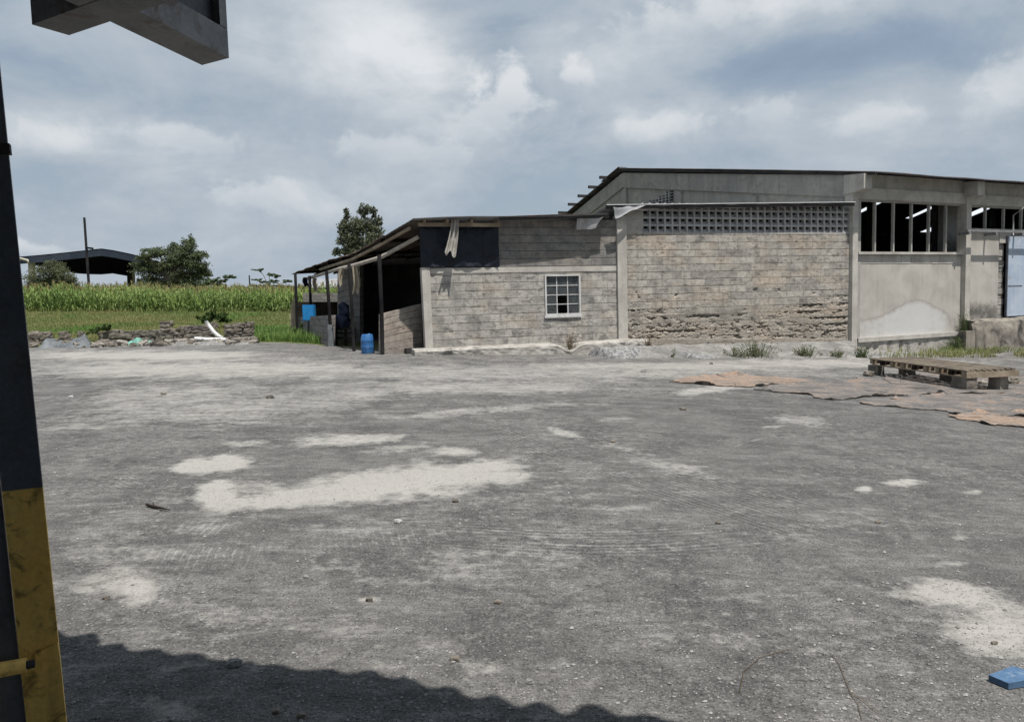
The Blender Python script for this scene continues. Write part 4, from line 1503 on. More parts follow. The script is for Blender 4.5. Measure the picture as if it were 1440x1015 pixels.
st = mb.build('concrete_block', M['concrete_black'])
tag(st, 'grey concrete stub block at the foot of the hall column', 'block')

# ================================================================== APRON, WEEDS, RUBBLE along the buildings
def apron_front(px):
    return G(px, 503.5 if px < 1210 else 503.5 - (px - 1210) * 0.004)


def apron(u, v):
    px = 896 + (1640 - 896) * u
    f = apron_front(px)
    if px < 1204:
        a, z = FA.W(px, 485 - (px - 896) * 0.02)
        b = FA.pt(a, -0.05, z)
    else:
        a, z = FB.W(px, 493 - (px - 1204) * .012)
        b = FB.pt(a, -0.02, z)
    q = f.lerp(b, v)
    k = noise.noise(Vector((q.x * 1.6, q.y * 1.6, 3))) + .6 * noise.noise(Vector((q.x * 5, q.y * 5, 9)))
    lift = 0.0
    if px < 1000: lift = 0.20 * math.sin(math.pi * min(1, v * 1.6)) * smooth(890, 900, px) * (1 - smooth(950, 1000, px)) * (1 if v < .6 else .4)
    q.z += (0.05 * k * min(1, 5 * v)) + lift - 0.02 * (1 - min(1, v * 8))
    return q


mb = MB()
mb.grid(apron, 320, 24, sm=False)
ap = mb.build('apron', M['dirtpile'])
tag(ap, 'dusty sloping earth strip between the yard and the walls', 'ground strip', kind='structure')

# gravel bank by the annex column
mb = MB()


def bank(u, v):
    px = 842 + (1010 - 842) * u
    f = G(px, 503 + 1.5 * math.sin(u * 9))
    prof = [(0, -.03), (.05, .12), (.14, .27), (.34, .31), (.6, .26)]
    k = v * 4; i = min(3, int(k)); fr = k - i
    o_ = prof[i][0] + (prof[i + 1][0] - prof[i][0]) * fr; h = prof[i][1] + (prof[i + 1][1] - prof[i][1]) * fr
    e = smooth(0, .08, u) * (1 - .75 * smooth(.5, 1, u))
    q = f - FA.n * (o_ * 1.6)
    kk = noise.noise(Vector((q.x * 7, q.y * 7, h * 9))) + .6 * noise.noise(Vector((q.x * 17, q.y * 17, h * 20)))
    q.z = f.z + h * e + .035 * kk * (v > 0)
    return q


mb.grid(bank, 200, 20, sm=False)
gb = mb.build('gravel_heap', M['gravelbank'])
tag(gb, 'low bank of grey gravel against the kerb at the annex column', 'gravel', kind='stuff')


def leafquad(mb, c, s, mi=0, flat=0.0, asp=0.6):
    d = Vector((random.gauss(0, 1), random.gauss(0, 1), random.gauss(0, 1) * (1 - flat))).normalized()
    h = Vector((random.gauss(0, 1), random.gauss(0, 1), random.gauss(0, 1)))
    w = d.cross(h).normalized()
    d = d * s; w = w * s * asp
    mb.face([c - d, c + w, c + d, c - w], [(0, 0), (1, 0), (1, 1), (0, 1)], mi)


def blade(mb, b, h, lean, w, mi=0):
    a = random.random() * 6.283
    l = Vector((math.cos(a), math.sin(a), 0)) * lean * h
    s = Vector((-math.sin(a), math.cos(a), 0)) * w / 2
    m_ = b + l * .35 + Vector((0, 0, h * .6)); t = b + l + Vector((0, 0, h))
    mb.face([b - s, b + s, m_ + s * .8, m_ - s * .8], [(0, 0)] * 4, mi)
    mb.face([m_ - s * .8, m_ + s * .8, t], [(0, 0)] * 3, mi)


def weed(px, py, h, w, n, mk, label, cat='weed', name='weed', group=None, Yoff=0.0, base=None):
    b = base if base is not None else G(px, py)
    rt = root(name, b, label, cat, group)
    st, lf = MB(), MB()
    for i in range(n):
        x = random.gauss(0, w * .38); y = random.gauss(0, w * .25)
        hh = h * random.uniform(.45, 1.0) * (1 - .3 * min(1, abs(x) / w))
        q = b + Vector((x * .6, y * .6, 0)); t = b + Vector((x + random.gauss(0, .06), y, hh))
        q.z -= .05
        st.tube([q, q.lerp(t, .5) + Vector((0, 0, .02)), t], [.008, .006, .003], 3, cap=False)
        blade(lf, q, hh * random.uniform(.5, .9), random.uniform(.3, .9), .02)
        for k in range(9):
            f = random.uniform(.2, 1.05)
            leafquad(lf, q.lerp(t, f) + Vector((random.gauss(0, .05), random.gauss(0, .05), random.gauss(0, .02))), random.uniform(.014, .036), 0, .3)
    st.build('stem', M['dry' if mk == 'dry' else 'weed'], rt)
    lf.build('foliage', M[mk], rt)
    return rt


def on_apron(px, v):
    return apron((px - 896) / (1640 - 896), v)


weed(1062, 500, .55, 1.0, 70, 'weed', 'widest grey green weed clump at the foot of the eroded wall', base=on_apron(1062, .12))
weed(1030, 500, .30, .5, 24, 'weed', 'low thin weed left of the widest clump at the eroded wall', base=on_apron(1034, .12))
weed(1132, 500, .38, .55, 46, 'weed', 'small grey green weed clump between the widest clump and the hall corner', base=on_apron(1131, .15))
weed(1182, 501, .26, .5, 30, 'weed', 'low sprawling weed just left of the hall corner column', base=on_apron(1178, .08))
weed(1211, 501, .46, .3, 36, 'bushleaf', 'upright dark green weed at the foot of the hall corner column', base=on_apron(1212, .08))
weed(946, 502, .38, .08, 5, 'weed', 'single thin green weed sprouting from the gravel bank', base=on_apron(946, .03))
q = on_apron(912, .5)
weed(912, 487, .36, .16, 14, 'dry', 'dry brown dead plant rising against the eroded wall beside the column', 'dead plant', 'dead_plant', base=q)
for sg_, ln in ((-1, .6), (1, .8)):
    pass
q = FA.pt(sA(803, 490, .35), .38, z_base - .2)
weed(803, 490, .62, .22, 16, 'dry', 'dry bare dead plant growing in the broken kerb under the window', 'dead plant', 'dead_plant', base=q)
q = FB.pt(sB(1350, 465, .75), .62, zB(1350, 470, .6) - .25)
weed(1350, 470, 1.15, .22, 40, 'bushleaf', 'green creeper climbing the shaded side of the hall column', 'creeper', 'creeper', base=FB.pt(sPil0 - .12, .16, zpb - .2))
weed(1339, 490, .62, .42, 70, 'bushleaf', 'leafy green bush left of the concrete stub block', 'bush', 'bush', base=FB.pt(sB(1343, 488, .35), .32, zB(1343, 491, .4) - .05))

# grass on the apron by the hall
mb = MB()
for i in range(5200):
    px = random.uniform(1236, 1560)
    v = random.random() ** 1.2 * .9
    if random.random() > smooth(1225, 1400, px) * .8 + .12: continue
    dens = noise.noise(Vector((px * .03, v * 3, 2)))
    if dens < -.1: continue
    q = on_apron(px, v); q.z -= .02
    blade(mb, q, random.uniform(.10, .30), random.uniform(.2, .7), .022)
gr = mb.build('apron_grass', M['grass'])
tag(gr, 'green grass tufts along the foot of the hall wall and dock', 'grass', kind='stuff')

# ================================================================== PALLET on blocks
zt = yard_z(9.0) + .40
c_L, c_F, c_R = Pz(1222, 503.5, zt), Pz(1358, 520.5, zt), Pz(1431, 513.5, zt)
ld = (c_F - c_L); Lp = ld.length; ld.normalize()
wd = Vector((-ld.y, ld.x, 0))
if wd.dot(c_R - c_F) < 0: wd = -wd
Wp = (c_R - c_F).dot(wd)
while to_px(*(c_F + wd * Wp))[0] > 1432: Wp -= .02
pal = root('wooden_pallet', ((c_L + c_R) / 2 - Vector((0, 0, .5))), 'large weathered wooden pallet propped on blocks over the ragged sheets', 'pallet')


def pbox(mb, a0, a1, b0, b1, z0, z1):
    q = [c_L + ld * a + wd * b for a, b in ((a0, b0), (a1, b0), (a1, b1), (a0, b1))]
    mb.hexa([Vector((k.x, k.y, z0)) for k in q] + [Vector((k.x, k.y, z1)) for k in q])


nb = 9
for i in range(nb):
    mb = MB()
    b = Wp * i / nb
    jj = random.uniform(-.03, .03)
    pbox(mb, jj, Lp + random.uniform(-.03, .03), b + .012, b + Wp / nb - .04, zt - .026 - random.uniform(0, .006), zt + random.uniform(-.002, .004))
    mb.build('top_board', M['pallet_wood'], pal)
for i in range(9):
    mb = MB()
    a = .02 + (Lp - .16) * i / 8
    pbox(mb, a, a + .11, .015, Wp - .03, zt - .135, zt - .034)
    mb.build('bearer', M['wood_dark'] if i % 3 == 1 else M['wood'], pal)
for i in range(3):
    mb = MB()
    b = (.0, Wp / 2 - .05, Wp - .1)[i]
    pbox(mb, .12 if i == 0 else 0.0, Lp * (1 if i else 1), b + .02, b + .12, zt - .165, zt - .137)
    mb.build('bottom_runner', M['wood'], pal)
mb = MB(); pbox(mb, Lp + .005, Lp + .035, .0, Wp, zt - .165, zt - .045); mb.build('end_board', M['wood'], pal)


def cblock(b, sx, sy, sz, rot, label, name='concrete_block', seed=1, mk='stone'):
    mb = MB()
    ca, sa = math.cos(rot), math.sin(rot)
    sub = MB()
    for w, u, v in (((0, 0, 1), (1, 0, 0), (0, 1, 0)), ((0, 0, -1), (0, 1, 0), (1, 0, 0)), ((1, 0, 0), (0, 1, 0), (0, 0, 1)), ((-1, 0, 0), (0, 0, 1), (0, 1, 0)), ((0, 1, 0), (0, 0, 1), (1, 0, 0)), ((0, -1, 0), (1, 0, 0), (0, 0, 1))):
        w, u, v = Vector(w), Vector(u), Vector(v)

        def fn(a_, b_, w=w, u=u, v=v):
            p = w + u * (2 * a_ - 1) + v * (2 * b_ - 1)
            p = p * .86 + p.normalized() * .2
            p = Vector((p.x * sx / 2, p.y * sy / 2, p.z * sz / 2))
            k = p * 6 + Vector((seed * 5, seed * 3, 0))
            p *= 1 + .10 * noise.noise(k) + .05 * noise.noise(k * 3)
            return Vector((b.x + p.x * ca - p.y * sa, b.y + p.x * sa + p.y * ca, b.z + sz / 2 - .02 + p.z))
        mb.grid(fn, 5, 5, sm=False)
    o = mb.build(name, M[mk])
    tag(o, label, 'block', 'blocks under the pallet')


al = math.atan2(ld.y, ld.x)
zb_ = zt - .165


def under(a, b):
    q = c_L + ld * a + wd * b
    return Vector((q.x, q.y, yard_z(q.x)))


for a, b, sx, sy, lab, sd in ((.12, .12, .30, .22, 'mossy grey block under the far left corner of the pallet', 1), (Lp * .5, .95, .42, .26, 'dark block under the middle of the pallet', 2),
                              (Lp - .22, .14, .46, .24, 'long grey block under the near corner of the pallet', 3), (Lp - .2, Wp - .28, .26, .26, 'black block under the right end of the pallet', 4),
                              (.2, Wp - .3, .32, .24, 'block under the back corner of the pallet', 5)):
    q = under(a, b)
    cblock(q, sx, sy, zb_ - q.z + .02, al if sx > .3 else al + .3, lab, seed=sd, mk='concrete_black' if sd == 4 else 'stone')
q = under(-.12, .1)
for k, (px, py, s, lab) in enumerate(((1222, 529, .11, 'small mossy stone left of the pallet block'), (1425, 540, .13, 'brown stone beside the black block at the pallet end'), (1382, 541, .08, 'pale broken stone right of the long grey block'))):
    g = G(px, py); mb = MB(); mb.blob((g.x, g.y, g.z + s * .55), (s, s * .9, s * .7), 0, .5, 4, k + 31)
    o = mb.build('stone', M['stone' if k < 2 else 'stone_pale']); tag(o, lab, 'stone')


# ================================================================== RAGGED SHEETS on the yard
def ragged(name, pxpoly, mat, label, h=.045, seed=0, group='ragged sheets lying on the yard'):
    pts = [G(*p) for p in pxpoly]
    # refine + ragged outline
    out = []
    n = len(pts)
    for i in range(n):
        a, b = pts[i], pts[(i + 1) % n]
        m_ = max(2, int((b - a).length / .045))
        for k in range(m_):
            q = a.lerp(b, k / m_)
            d = (b - a).normalized(); nn_ = Vector((d.y, -d.x, 0))
            q = q + nn_ * (.26 * noise.noise(q * 1.1 + Vector((seed, 0, 0))) + .14 * noise.noise(q * 3.7 + Vector((0, seed, 0))) + .07 * noise.noise(q * 11 + Vector((0, seed, 0))))
            out.append(q)
    c = Vector((0, 0, 0))
    for q in pts: c += q
    c /= n
    mb = MB()
    N_ = len(out); rings = [1.0, .985, .93, .8, .6, .35]
    i0 = len(mb.v)
    for ri, r in enumerate(rings):
        for q in out:
            w = c.lerp(q, r)
            lift = h * (1.0 if ri < 3 else .7) * (.6 + .9 * max(0, .3 + noise.noise(Vector((w.x * 1.3, w.y * 1.3, seed + 5)))))
            if ri <= 1: lift += .13 * max(0, -.12 +  noise.noise(Vector((w.x * 2.2, w.y * 2.2, seed + 1))))
            mb.v.append((w.x, w.y, yard_z(w.x) + lift + .012 * noise.noise(Vector((w.x * 8, w.y * 8, 1)))))
    for ri in range(len(rings) - 1):
        for i in range(N_):
            j = (i + 1) % N_
            a = i0 + ri * N_
            mb.f.append((a + i, a + j, a + N_ + j, a + N_ + i)); mb.uv.extend([(0, 0)] * 4); mb.mi.append(0); mb.sm.append(True)
    a = i0 + (len(rings) - 1) * N_
    mb.f.append(tuple(a + i for i in range(N_))); mb.uv.extend([(0, 0)] * N_); mb.mi.append(0); mb.sm.append(True)
    # edge skirt
    e0 = len(mb.v)
    for k in range(N_):
        x, y, z = mb.v[i0 + k]
        mb.v.append((x, y, min(z - .03, yard_z(x) + .02)))
    for i in range(N_):
        j = (i + 1) % N_
        mb.f.append((i0 + i, i0 + j, e0 + j, e0 + i)); mb.uv.extend([(0, 0)] * 4); mb.mi.append(1); mb.sm.append(False)
    o = mb.build(name, [mat, M['sheet_edge']])
    tag(o, label, 'sheet', group)


ragged('ragged_sheet', [(940, 537), (962, 539), (1000, 543), (1040, 545), (1080, 541), (1140, 537), (1100, 532), (1010, 527), (975, 530)], M['orange_sheet'], 'orange ragged sheet, leftmost and farthest from the pallet', .022, 1)
ragged('ragged_sheet', [(1058, 548), (1100, 553), (1140, 555), (1165, 562), (1235, 559), (1330, 553), (1440, 556), (1560, 560), (1500, 532), (1300, 527), (1180, 536), (1100, 541)], M['rust_sheet'], 'grey and rust ragged sheet under the pallet', .025, 2)
ragged('ragged_sheet', [(1210, 568), (1260, 572), (1315, 577), (1345, 583), (1450, 588), (1640, 590), (1600, 560), (1450, 556), (1330, 555), (1235, 561)], M['rust_sheet'], 'grey and rust ragged sheet in front of the pallet with curled black edge', .025, 3)
ragged('ragged_sheet', [(1325, 586), (1360, 592), (1400, 600), (1500, 607), (1600, 610), (1560, 585), (1440, 580), (1370, 578)], M['orange_sheet'], 'rust orange ragged sheet nearest the camera at the right', .02, 4)

# ================================================================== SMALL THINGS ON THE YARD
q = [G(1390, 958), G(1418, 970), G(1470, 962), G(1424, 945)]
mb = MB(); hz = Vector((0, 0, .028))
mb.hexa([p + Vector((0, 0, .004)) for p in q] + [p + hz + Vector((0, 0, .004 + .006 * (i == 2))) for i, p in enumerate(q)])
o = mb.build('blue_slab', M['blue_slab']); tag(o, 'flat blue foam slab lying on the asphalt', 'slab')
b_ = o.modifiers.new('b', 'BEVEL'); b_.width = .006; b_.segments = 2
mb = MB()
pts = [G(206, 712), G(216, 715), G(226, 717), G(239, 720)]
pts = [p + Vector((0, 0, .018)) for p in pts]
mb.tube(pts, [.010, .012, .009, .004], 5)
mb.tube([pts[1], pts[1] + Vector((-.03, .06, .02))], [.006, .003], 4)
mb.tube([pts[2], pts[2] + Vector((.03, -.05, .015))], [.006, .003], 4)
o = mb.build('twig', M['wood_dark']); tag(o, 'short dark twig lying on the asphalt left of the dust patch', 'twig')
mb = MB()
for pl in ([(1180, 935), (1188, 955), (1196, 975), (1206, 990)], [(1196, 975), (1212, 985), (1236, 1004)], [(1206, 990), (1212, 1012)], [(1040, 975), (1046, 945), (1070, 925), (1110, 914)], [(1170, 922), (1180, 935)]):
    pt_ = [G(*p) + Vector((0, 0, .008)) for p in pl]
    mb.tube(pt_, .0017, 4)
o = mb.build('dry_stem', M['dry']); tag(o, 'thin dry plant stem curling over the foreground asphalt', 'stem')
# loose chips
mb = MB()
for i in range(15000):
    y = 2.7 + 10 * random.random() ** 1.8
    x = random.uniform(-.8, .8) * y
    px, py = to_px(x, y, yard_z(x))
    dens = .30 + .7 * smooth(700, 1200, px) * smooth(760, 900, py) + .5 * noise.noise(Vector((x * .8, y * .8, 3)))
    if random.random() > dens: continue
    s = random.choice((.003, .003, .004, .004, .005, .006, .009)) * random.uniform(.7, 1.3)
    c = Vector((x, y, yard_z(x) + s * .35))
    ax = [Vector((random.uniform(.7, 1.4) * s, 0, 0)), Vector((0, random.uniform(.7, 1.4) * s, 0)), Vector((random.gauss(0, .2) * s, 0, s * random.uniform(.5, .9)))]
    a_ = random.random() * 3
    rot = Matrix.Rotation(a_, 3, 'Z')
    v = [rot @ k for k in ax]
    i0 = len(mb.v)
    mb.v.extend([tuple(c + v[0]), tuple(c + v[1]), tuple(c - v[0]), tuple(c - v[1]), tuple(c + v[2]), tuple(c - v[2])])
    for (p1, p2, p3) in ((0, 1, 4), (1, 2, 4), (2, 3, 4), (3, 0, 4), (1, 0, 5), (2, 1, 5), (3, 2, 5), (0, 3, 5)):
        mb.f.append((i0 + p1, i0 + p2, i0 + p3)); mb.uv.extend([(0, 0)] * 3); mb.mi.append(0); mb.sm.append(False)
gv = mb.build('loose_gravel', M['gravel']); tag(gv, 'loose grey stone chips scattered over the asphalt', 'gravel', kind='stuff')
mats_ = ('stone', 'gravel', 'stone')
SPOTS = [(150, 842, .02), (430, 812, .016), (520, 845, .02), (700, 848, .02), (560, 735, .03), (640, 706, .025), (960, 577, .05), (905, 523, .06), (1000, 512, .05), (862, 622, .03), (1180, 845, .016),
         (640, 928, .022), (425, 1008, .02), (330, 936, .03), (388, 1002, .018), (1010, 736, .02), (745, 960, .018), (1235, 735, .022), (1398, 905, .016), (100, 560, .05), (380, 560, .06), (230, 555, .045)]
for k, (px, py, s) in enumerate(SPOTS):
    g = G(px, py); mb = MB()
    mb.blob((g.x, g.y, g.z + s * .4), (s, s * .8, s * .6), 0, .6, 3, k)
    o = mb.build('pebble', M[mats_[k % 3]]); tag(o, 'small loose stone lying alone on the open asphalt', 'stone', 'loose stones on the asphalt')

# ================================================================== RUINED WALLS, RUBBLE, PIPES at the yard's left edge
YR = 31.6


def masonry(name, px0, px1, top0, top1, bot, Y0, Y1, th, label, rows, seed, mk='stone', cat='ruined wall'):
    rt = None
    mb = MB()
    a, b = P(px0, bot, Y0), P(px1, bot, Y1)
    d = (b - a); d.z = 0; L = d.length; d.normalize(); nn_ = Vector((-d.y, d.x, 0))
    za = gz(a.x, a.y) - .1
    rnd = random.Random(seed)
    H0 = P(px0, top0, Y0).z - za; H1 = P(px1, top1, Y1).z - za
    for r in range(rows):
        x = 0.0
        while x < L - .02:
            w = min(rnd.uniform(.25, .55), L - x)
            f = (x + w / 2) / L
            H = H0 + (H1 - H0) * f + .10 * noise.noise(Vector((f * 5 + seed, seed, 0))) * (r == rows - 1)
            h = H / rows
            cz = za + h * (r + .5)
            c = a + d * (x + w / 2) + nn_ * (th / 2 + rnd.uniform(-.04, .05))
            if not (r == rows - 1 and rnd.random() < .12):
                k0 = len(mb.v)
                mb.blob((0, 0, 0), (w / 2 * 1.02, th / 2, h / 2 * 1.0), 0, .26, 5, seed + r * 13 + x * 7, .22)
                for i in range(k0, len(mb.v)):
                    v = mb.v[i]
                    q = c + d * v[0] + nn_ * v[1]
                    mb.v[i] = (q.x, q.y, cz + v[2])
            x += w
    o = mb.build(name, M[mk]); tag(o, label, cat)


masonry('broken_wall', 224, 252, 452, 455, 480, YR, YR, .45, 'dark ruined stone pillar at the left end of the broken wall', 4, 3)
masonry('broken_wall', 251, 303, 458, 456, 480, YR + .3, YR + .1, .28, 'low ruined masonry wall between two stone pillars, white pipe against it', 4, 5)
masonry('broken_wall', 315, 353, 456, 452, 480, YR, YR - .1, .42, 'squarish ruined stone pillar at the right end of the broken wall', 4, 9)
masonry('broken_wall', -40, 112, 467, 466, 474, YR + 1, YR + .8, .4, 'long low dark stone wall at the far left of the yard edge', 2, 12)
masonry('broken_wall', 136, 226, 466.5, 464, 472, YR + .8, YR + .4, .35, 'crumbled low stone wall half hidden in grass left of the dark pillar', 2, 17)
masonry('stone_step', 245, 345, 477, 475, 484, YR - .7, YR - .9, .5, 'long pale stone slab lying at the foot of the broken wall', 1, 21, 'stone_pale', 'slab')
rnd = random.Random(4)
protos = []
for k in range(4):
    mb = MB(); mb.blob((0, 0, 0), (1, .8, .6), 0, .6, 4, k + 2)
    protos.append(mb.build('rubble_stone', M['stone_pale' if k % 2 else 'stone']))
first = [True] * 4
for i in range(78):
    px = rnd.uniform(42, 362) if i < 62 else rnd.uniform(130, 260); py = rnd.gauss(481, 3.2)
    if py > 489: py = 486
    q = P(px, py, rnd.uniform(29.8, 31.4)); q = Vector((q.x, q.y, gz(q.x, q.y)))
    k = rnd.randrange(4)
    if first[k]: o = protos[k]; first[k] = False
    else: o = protos[k].copy(); col.objects.link(o)
    s = rnd.choice((.07, .09, .12, .16, .2)) * rnd.uniform(.8, 1.2)
    o.location = (q.x, q.y, q.z + s * .35); o.scale = (s, s, s); o.rotation_euler = (rnd.uniform(-.3, .3), rnd.uniform(-.3, .3), rnd.uniform(0, 6))
    tag(o, 'rough loose stone in the rubble strip along the left yard edge', 'stone', 'rubble stones along the left yard edge')
mb = MB()
pts = [P(px, py, YR - .5) for px, py in ((289.5, 451.5), (294, 458), (300, 466), (306, 471.5), (313, 475.5))]
mb.tube(pts, .075, 9)
o = mb.build('white_pipe', M['pvc']); tag(o, 'bent white pipe leaning up against the broken wall', 'pipe')
mb = MB()
pts = [P(px, py, YR - .75) for px, py in ((274, 476), (290, 477.2), (318, 477.6))]
mb.tube(pts, .075, 9)
o = mb.build('white_pipe', M['pvc']); tag(o, 'straight white pipe lying flat before the broken wall', 'pipe')


def heap(px0, px1, py, Y, dep, h, mk, name, label, cat, seed):
    a, b = P(px0, py, Y), P(px1, py, Y)
    mb = MB()

    def fn(u, v):
        q = a.lerp(b, u) + Vector((0, dep * v, 0))
        k = noise.noise(Vector((q.x * 1.5, q.y * 1.5, seed))) + .7 * noise.noise(Vector((q.x * 4, q.y * 4, seed)))
        e = min(1, 6 * u) * min(1, 6 * (1 - u)) * min(1, 4 * v) * min(1, 4 * (1 - v))
        q.z = gz(q.x, q.y) + (h * .6 + h * k) * e - .03
        return q
    mb.grid(fn, 60, 14, sm=False)
    o = mb.build(name, M[mk]); tag(o, label, cat)


heap(40, 122, 484, 29.9, 1.6, .35, 'greyblue', 'plastic_sheeting', 'crumpled grey blue sheeting heaped at the far left yard edge', 'sheeting', 3)
heap(156, 214, 477, 30.9, .8, .28, 'teal', 'netting', 'faded teal green netting crumpled among the rubble', 'netting', 8)
heap(222, 362, 487, 29.6, 1.3, .14, 'dirtpile', 'dirt_ridge', 'low dusty dirt ridge in front of the broken wall', 'dirt', 12)

# ================================================================== GRASS, CORN
mb = MB()
cnt = 0
while cnt < 56000:
    px = random.uniform(-90, 470)
    Y = 28.5 + 31 * random.random() ** 1.1
    X = P(px, 460, Y).x
    e = edge_y(X) + (.5 if px > 355 else 2.2)
    if Y < e: continue
    if px > 405 and Y > e + 3.5: continue
    k = noise.noise(Vector((X * .25, Y * .25, 4))) + .5 * noise.noise(Vector((X * .9, Y * .9, 7)))
    h = .12 + .20 * max(0, k) + .10 * random.random()
    if px > 355 and Y < 40: h *= 1.2
    if px > 405: h *= 1.7
    q = Vector((X, Y, gz(X, Y) - .03))
    for _ in range(2):
        blade(mb, q + Vector((random.gauss(0, .08), random.gauss(0, .08), 0)), h * random.uniform(.6, 1.1), random.uniform(.15, .7), .014 + .0005 * Y, 1 if (px > 352 and Y < 42) or k > .35 else 0)
    cnt += 1
for i in range(9000):
    Y = random.uniform(56.6, 63); X = random.uniform(-42, -9)
    q = Vector((X, Y, gz(X, Y) - .03))
    blade(mb, q, random.uniform(.2, .5) * (1 if Y < 60 else 2), random.uniform(.2, .8), .06)
gr = mb.build('field_grass', [M['grass'], M['lush']]); tag(gr, 'tall green grass between the yard edge and the maize', 'grass', kind='stuff')

mb = MB()
SG = [(0, 0), (.34, .30), (.72, .36), (1.0, .10)]
for r in range(15):
    Y = 57.5 + r * .85 + (.4 if r > 5 else 0)
    X = -52.0
    while X < -9:
        X += random.uniform(.24, .42)
        x, y = X + random.gauss(0, .06), Y + random.gauss(0, .18)
        b = Vector((x, y, gz(x, y)))
        H = random.uniform(1.5, 2.1) * (1 + .16 * noise.noise(Vector((x * .22, y * .3, 5))))
        lean = Vector((random.gauss(0, .05), random.gauss(0, .05), 0))
        mb.tube([b, b + lean + Vector((0, 0, H * .95))], [.022, .012], 3, 0, cap=False)
        nl = 11 if r < 4 else 8
        for k in range(nl):
            f = (.08 if r < 4 else .2) + (.9 if r < 4 else .75) * k / nl
            a = random.random() * 6.283
            dv = Vector((math.cos(a), math.sin(a), 0)); sv = Vector((-math.sin(a), math.cos(a), 0))
            ll = random.uniform(.55, .85) * (1 - .35 * f)
            o = b + lean * f + Vector((0, 0, H * f))
            pr = None
            droop = random.uniform(.6, 1.5)
            for (dd_, hh_), w in zip(SG, (.03, .055, .045, .006)):
                c = o + dv * (dd_ * ll) + Vector((0, 0, (hh_ * 1.2 - .25 * droop * dd_ * dd_) * ll))
                l_, r_ = c - sv * w, c + sv * w
                if pr: mb.face([pr[0], pr[1], r_, l_], [(0, 0)] * 4, 0)
                pr = (l_, r_)
        t = b + lean + Vector((0, 0, H * .95))
        for k in range(5):
            a = random.random() * 6.283
            e_ = t + Vector((math.cos(a) * .10, math.sin(a) * .10, random.uniform(.18, .34)))
            s_ = Vector((.018, 0, 0))
            mb.face([t - s_, t + s_, e_ + s_ * .7, e_ - s_ * .7], [(0, 0)] * 4, 1)
cn = mb.build('maize', [M['corn'], M['tassel']]); tag(cn, 'dense field of tall tasselled maize beyond the grass', 'maize', kind='stuff')


# ================================================================== TREES
def tree(name, label, base_px, Y, clumps, mk, n, leaf, flat, trunk_r, cat='tree', sub=7, group=None, stems=1, bare=0.5, dens=.30):
    """clumps: (px, py, rx, ry) in photograph pixels at distance Y"""
    b = P(base_px[0], base_px[1], Y); b.z = gz(b.x, b.y)
    rt = root(name, b, label, cat, group)
    sc = Y / FPX
    tr, lf = MB(), MB()
    fork = b + Vector((0, 0, max(.4, (P(base_px[0], min(c[1] + c[3] for c in clumps), Y).z - b.z) * .45)))
    tr.tube([b - Vector((0, 0, .2)), b.lerp(fork, .5) + Vector((.04, 0, 0)), fork], [trunk_r * 1.2, trunk_r, trunk_r * .8], 7)
    tot = sum(c[2] * c[3] for c in clumps)
    for (px, py, rx, ry) in clumps:
        c = P(px, py, Y + random.uniform(-.6, .6) * rx * sc)
        RX, RZ = rx * sc, ry * sc
        m_ = fork.lerp(c, .55) + Vector((0, 0, .12 * (c - fork).length))
        tr.tube([fork, m_, c], [trunk_r * .55, trunk_r * .38, trunk_r * .12], 5, cap=False)
        share = int(n * rx * ry / tot)
        ns_ = max(4, int(sub * rx * ry / 90) + 4)
        tw = []
        for k in range(ns_):
            v = Vector((random.gauss(0, 1), random.gauss(0, 1), random.gauss(0, 1) * (1 - .5 * flat))).normalized()
            s0 = c + Vector((v.x * RX, v.y * RX, v.z * RZ)) * random.uniform(0, .45)
            s1_ = c + Vector((v.x * RX, v.y * RX, v.z * RZ + .12 * RX * (1 - flat))) * random.uniform(.75, 1.2) if False else c + Vector((v.x * RX, v.y * RX, v.z * RZ)) * random.uniform(.75, 1.2)
            s1_.z += (.10 if flat < .3 else .03) * RX
            tw.append((s0, s1_))
            tr.tube([m_.lerp(c, .5), s0, s1_], [trunk_r * .16, trunk_r * .08, trunk_r * .03], 3, cap=False)
        g = dens * .42 * min(RX, RZ * 1.5)
        for k in range(share):
            s0, s1_ = random.choice(tw)
            f = random.random() ** .7
            gg = g * (1.15 - .75 * f)
            q = s0.lerp(s1_, f) + Vector((random.gauss(0, gg * (1 + flat)), random.gauss(0, gg * (1 + flat)), random.gauss(0, gg * (1 - .72 * flat))))
            leafquad(lf, q, leaf * random.uniform(.55, 1.25), 0, flat)
    tr.build('trunk', M['bark'], rt)
    lf.build('crown', M[mk], rt)


random.seed(21)
tree('acacia_tree', 'large dark spreading acacia beside the open steel canopy', (240, 408), 76,
     [(265, 345, 9, 12), (258, 360, 22, 10), (222, 356, 26, 7), (205, 362, 16, 5), (240, 372, 34, 10), (275, 372, 16, 10), (212, 380, 26, 9), (262, 388, 28, 11), (228, 394, 30, 9), (281, 360, 13, 6), (287, 384, 10, 12), (248, 350, 14, 8), (197, 372, 12, 4), (240, 399, 28, 8), (272, 400, 20, 7), (210, 399, 20, 6), (268, 336, 4, 9)],
     'acacia', 36000, .085, .45, .28, sub=20, dens=.62)
tree('acacia_tree', 'low pale acacia right of the large dark acacia', (303, 408), 74,
     [(300, 397, 18, 7), (318, 390, 13, 3.5), (308, 403, 14, 5), (288, 402, 10, 6)], 'thinleaf', 2600, .13, .55, .10, sub=10)
tree('acacia_tree', 'small sparse thin acacia by the far end of the open shed', (380, 408), 72,
     [(366, 380, 11, 2.5), (378, 386, 9, 3), (392, 388, 12, 3), (362, 394, 11, 3), (380, 397, 16, 3.5), (402, 396, 10, 4), (396, 403, 14, 3), (368, 403, 14, 3)], 'thinleaf', 2300, .11, .7, .08, sub=7)
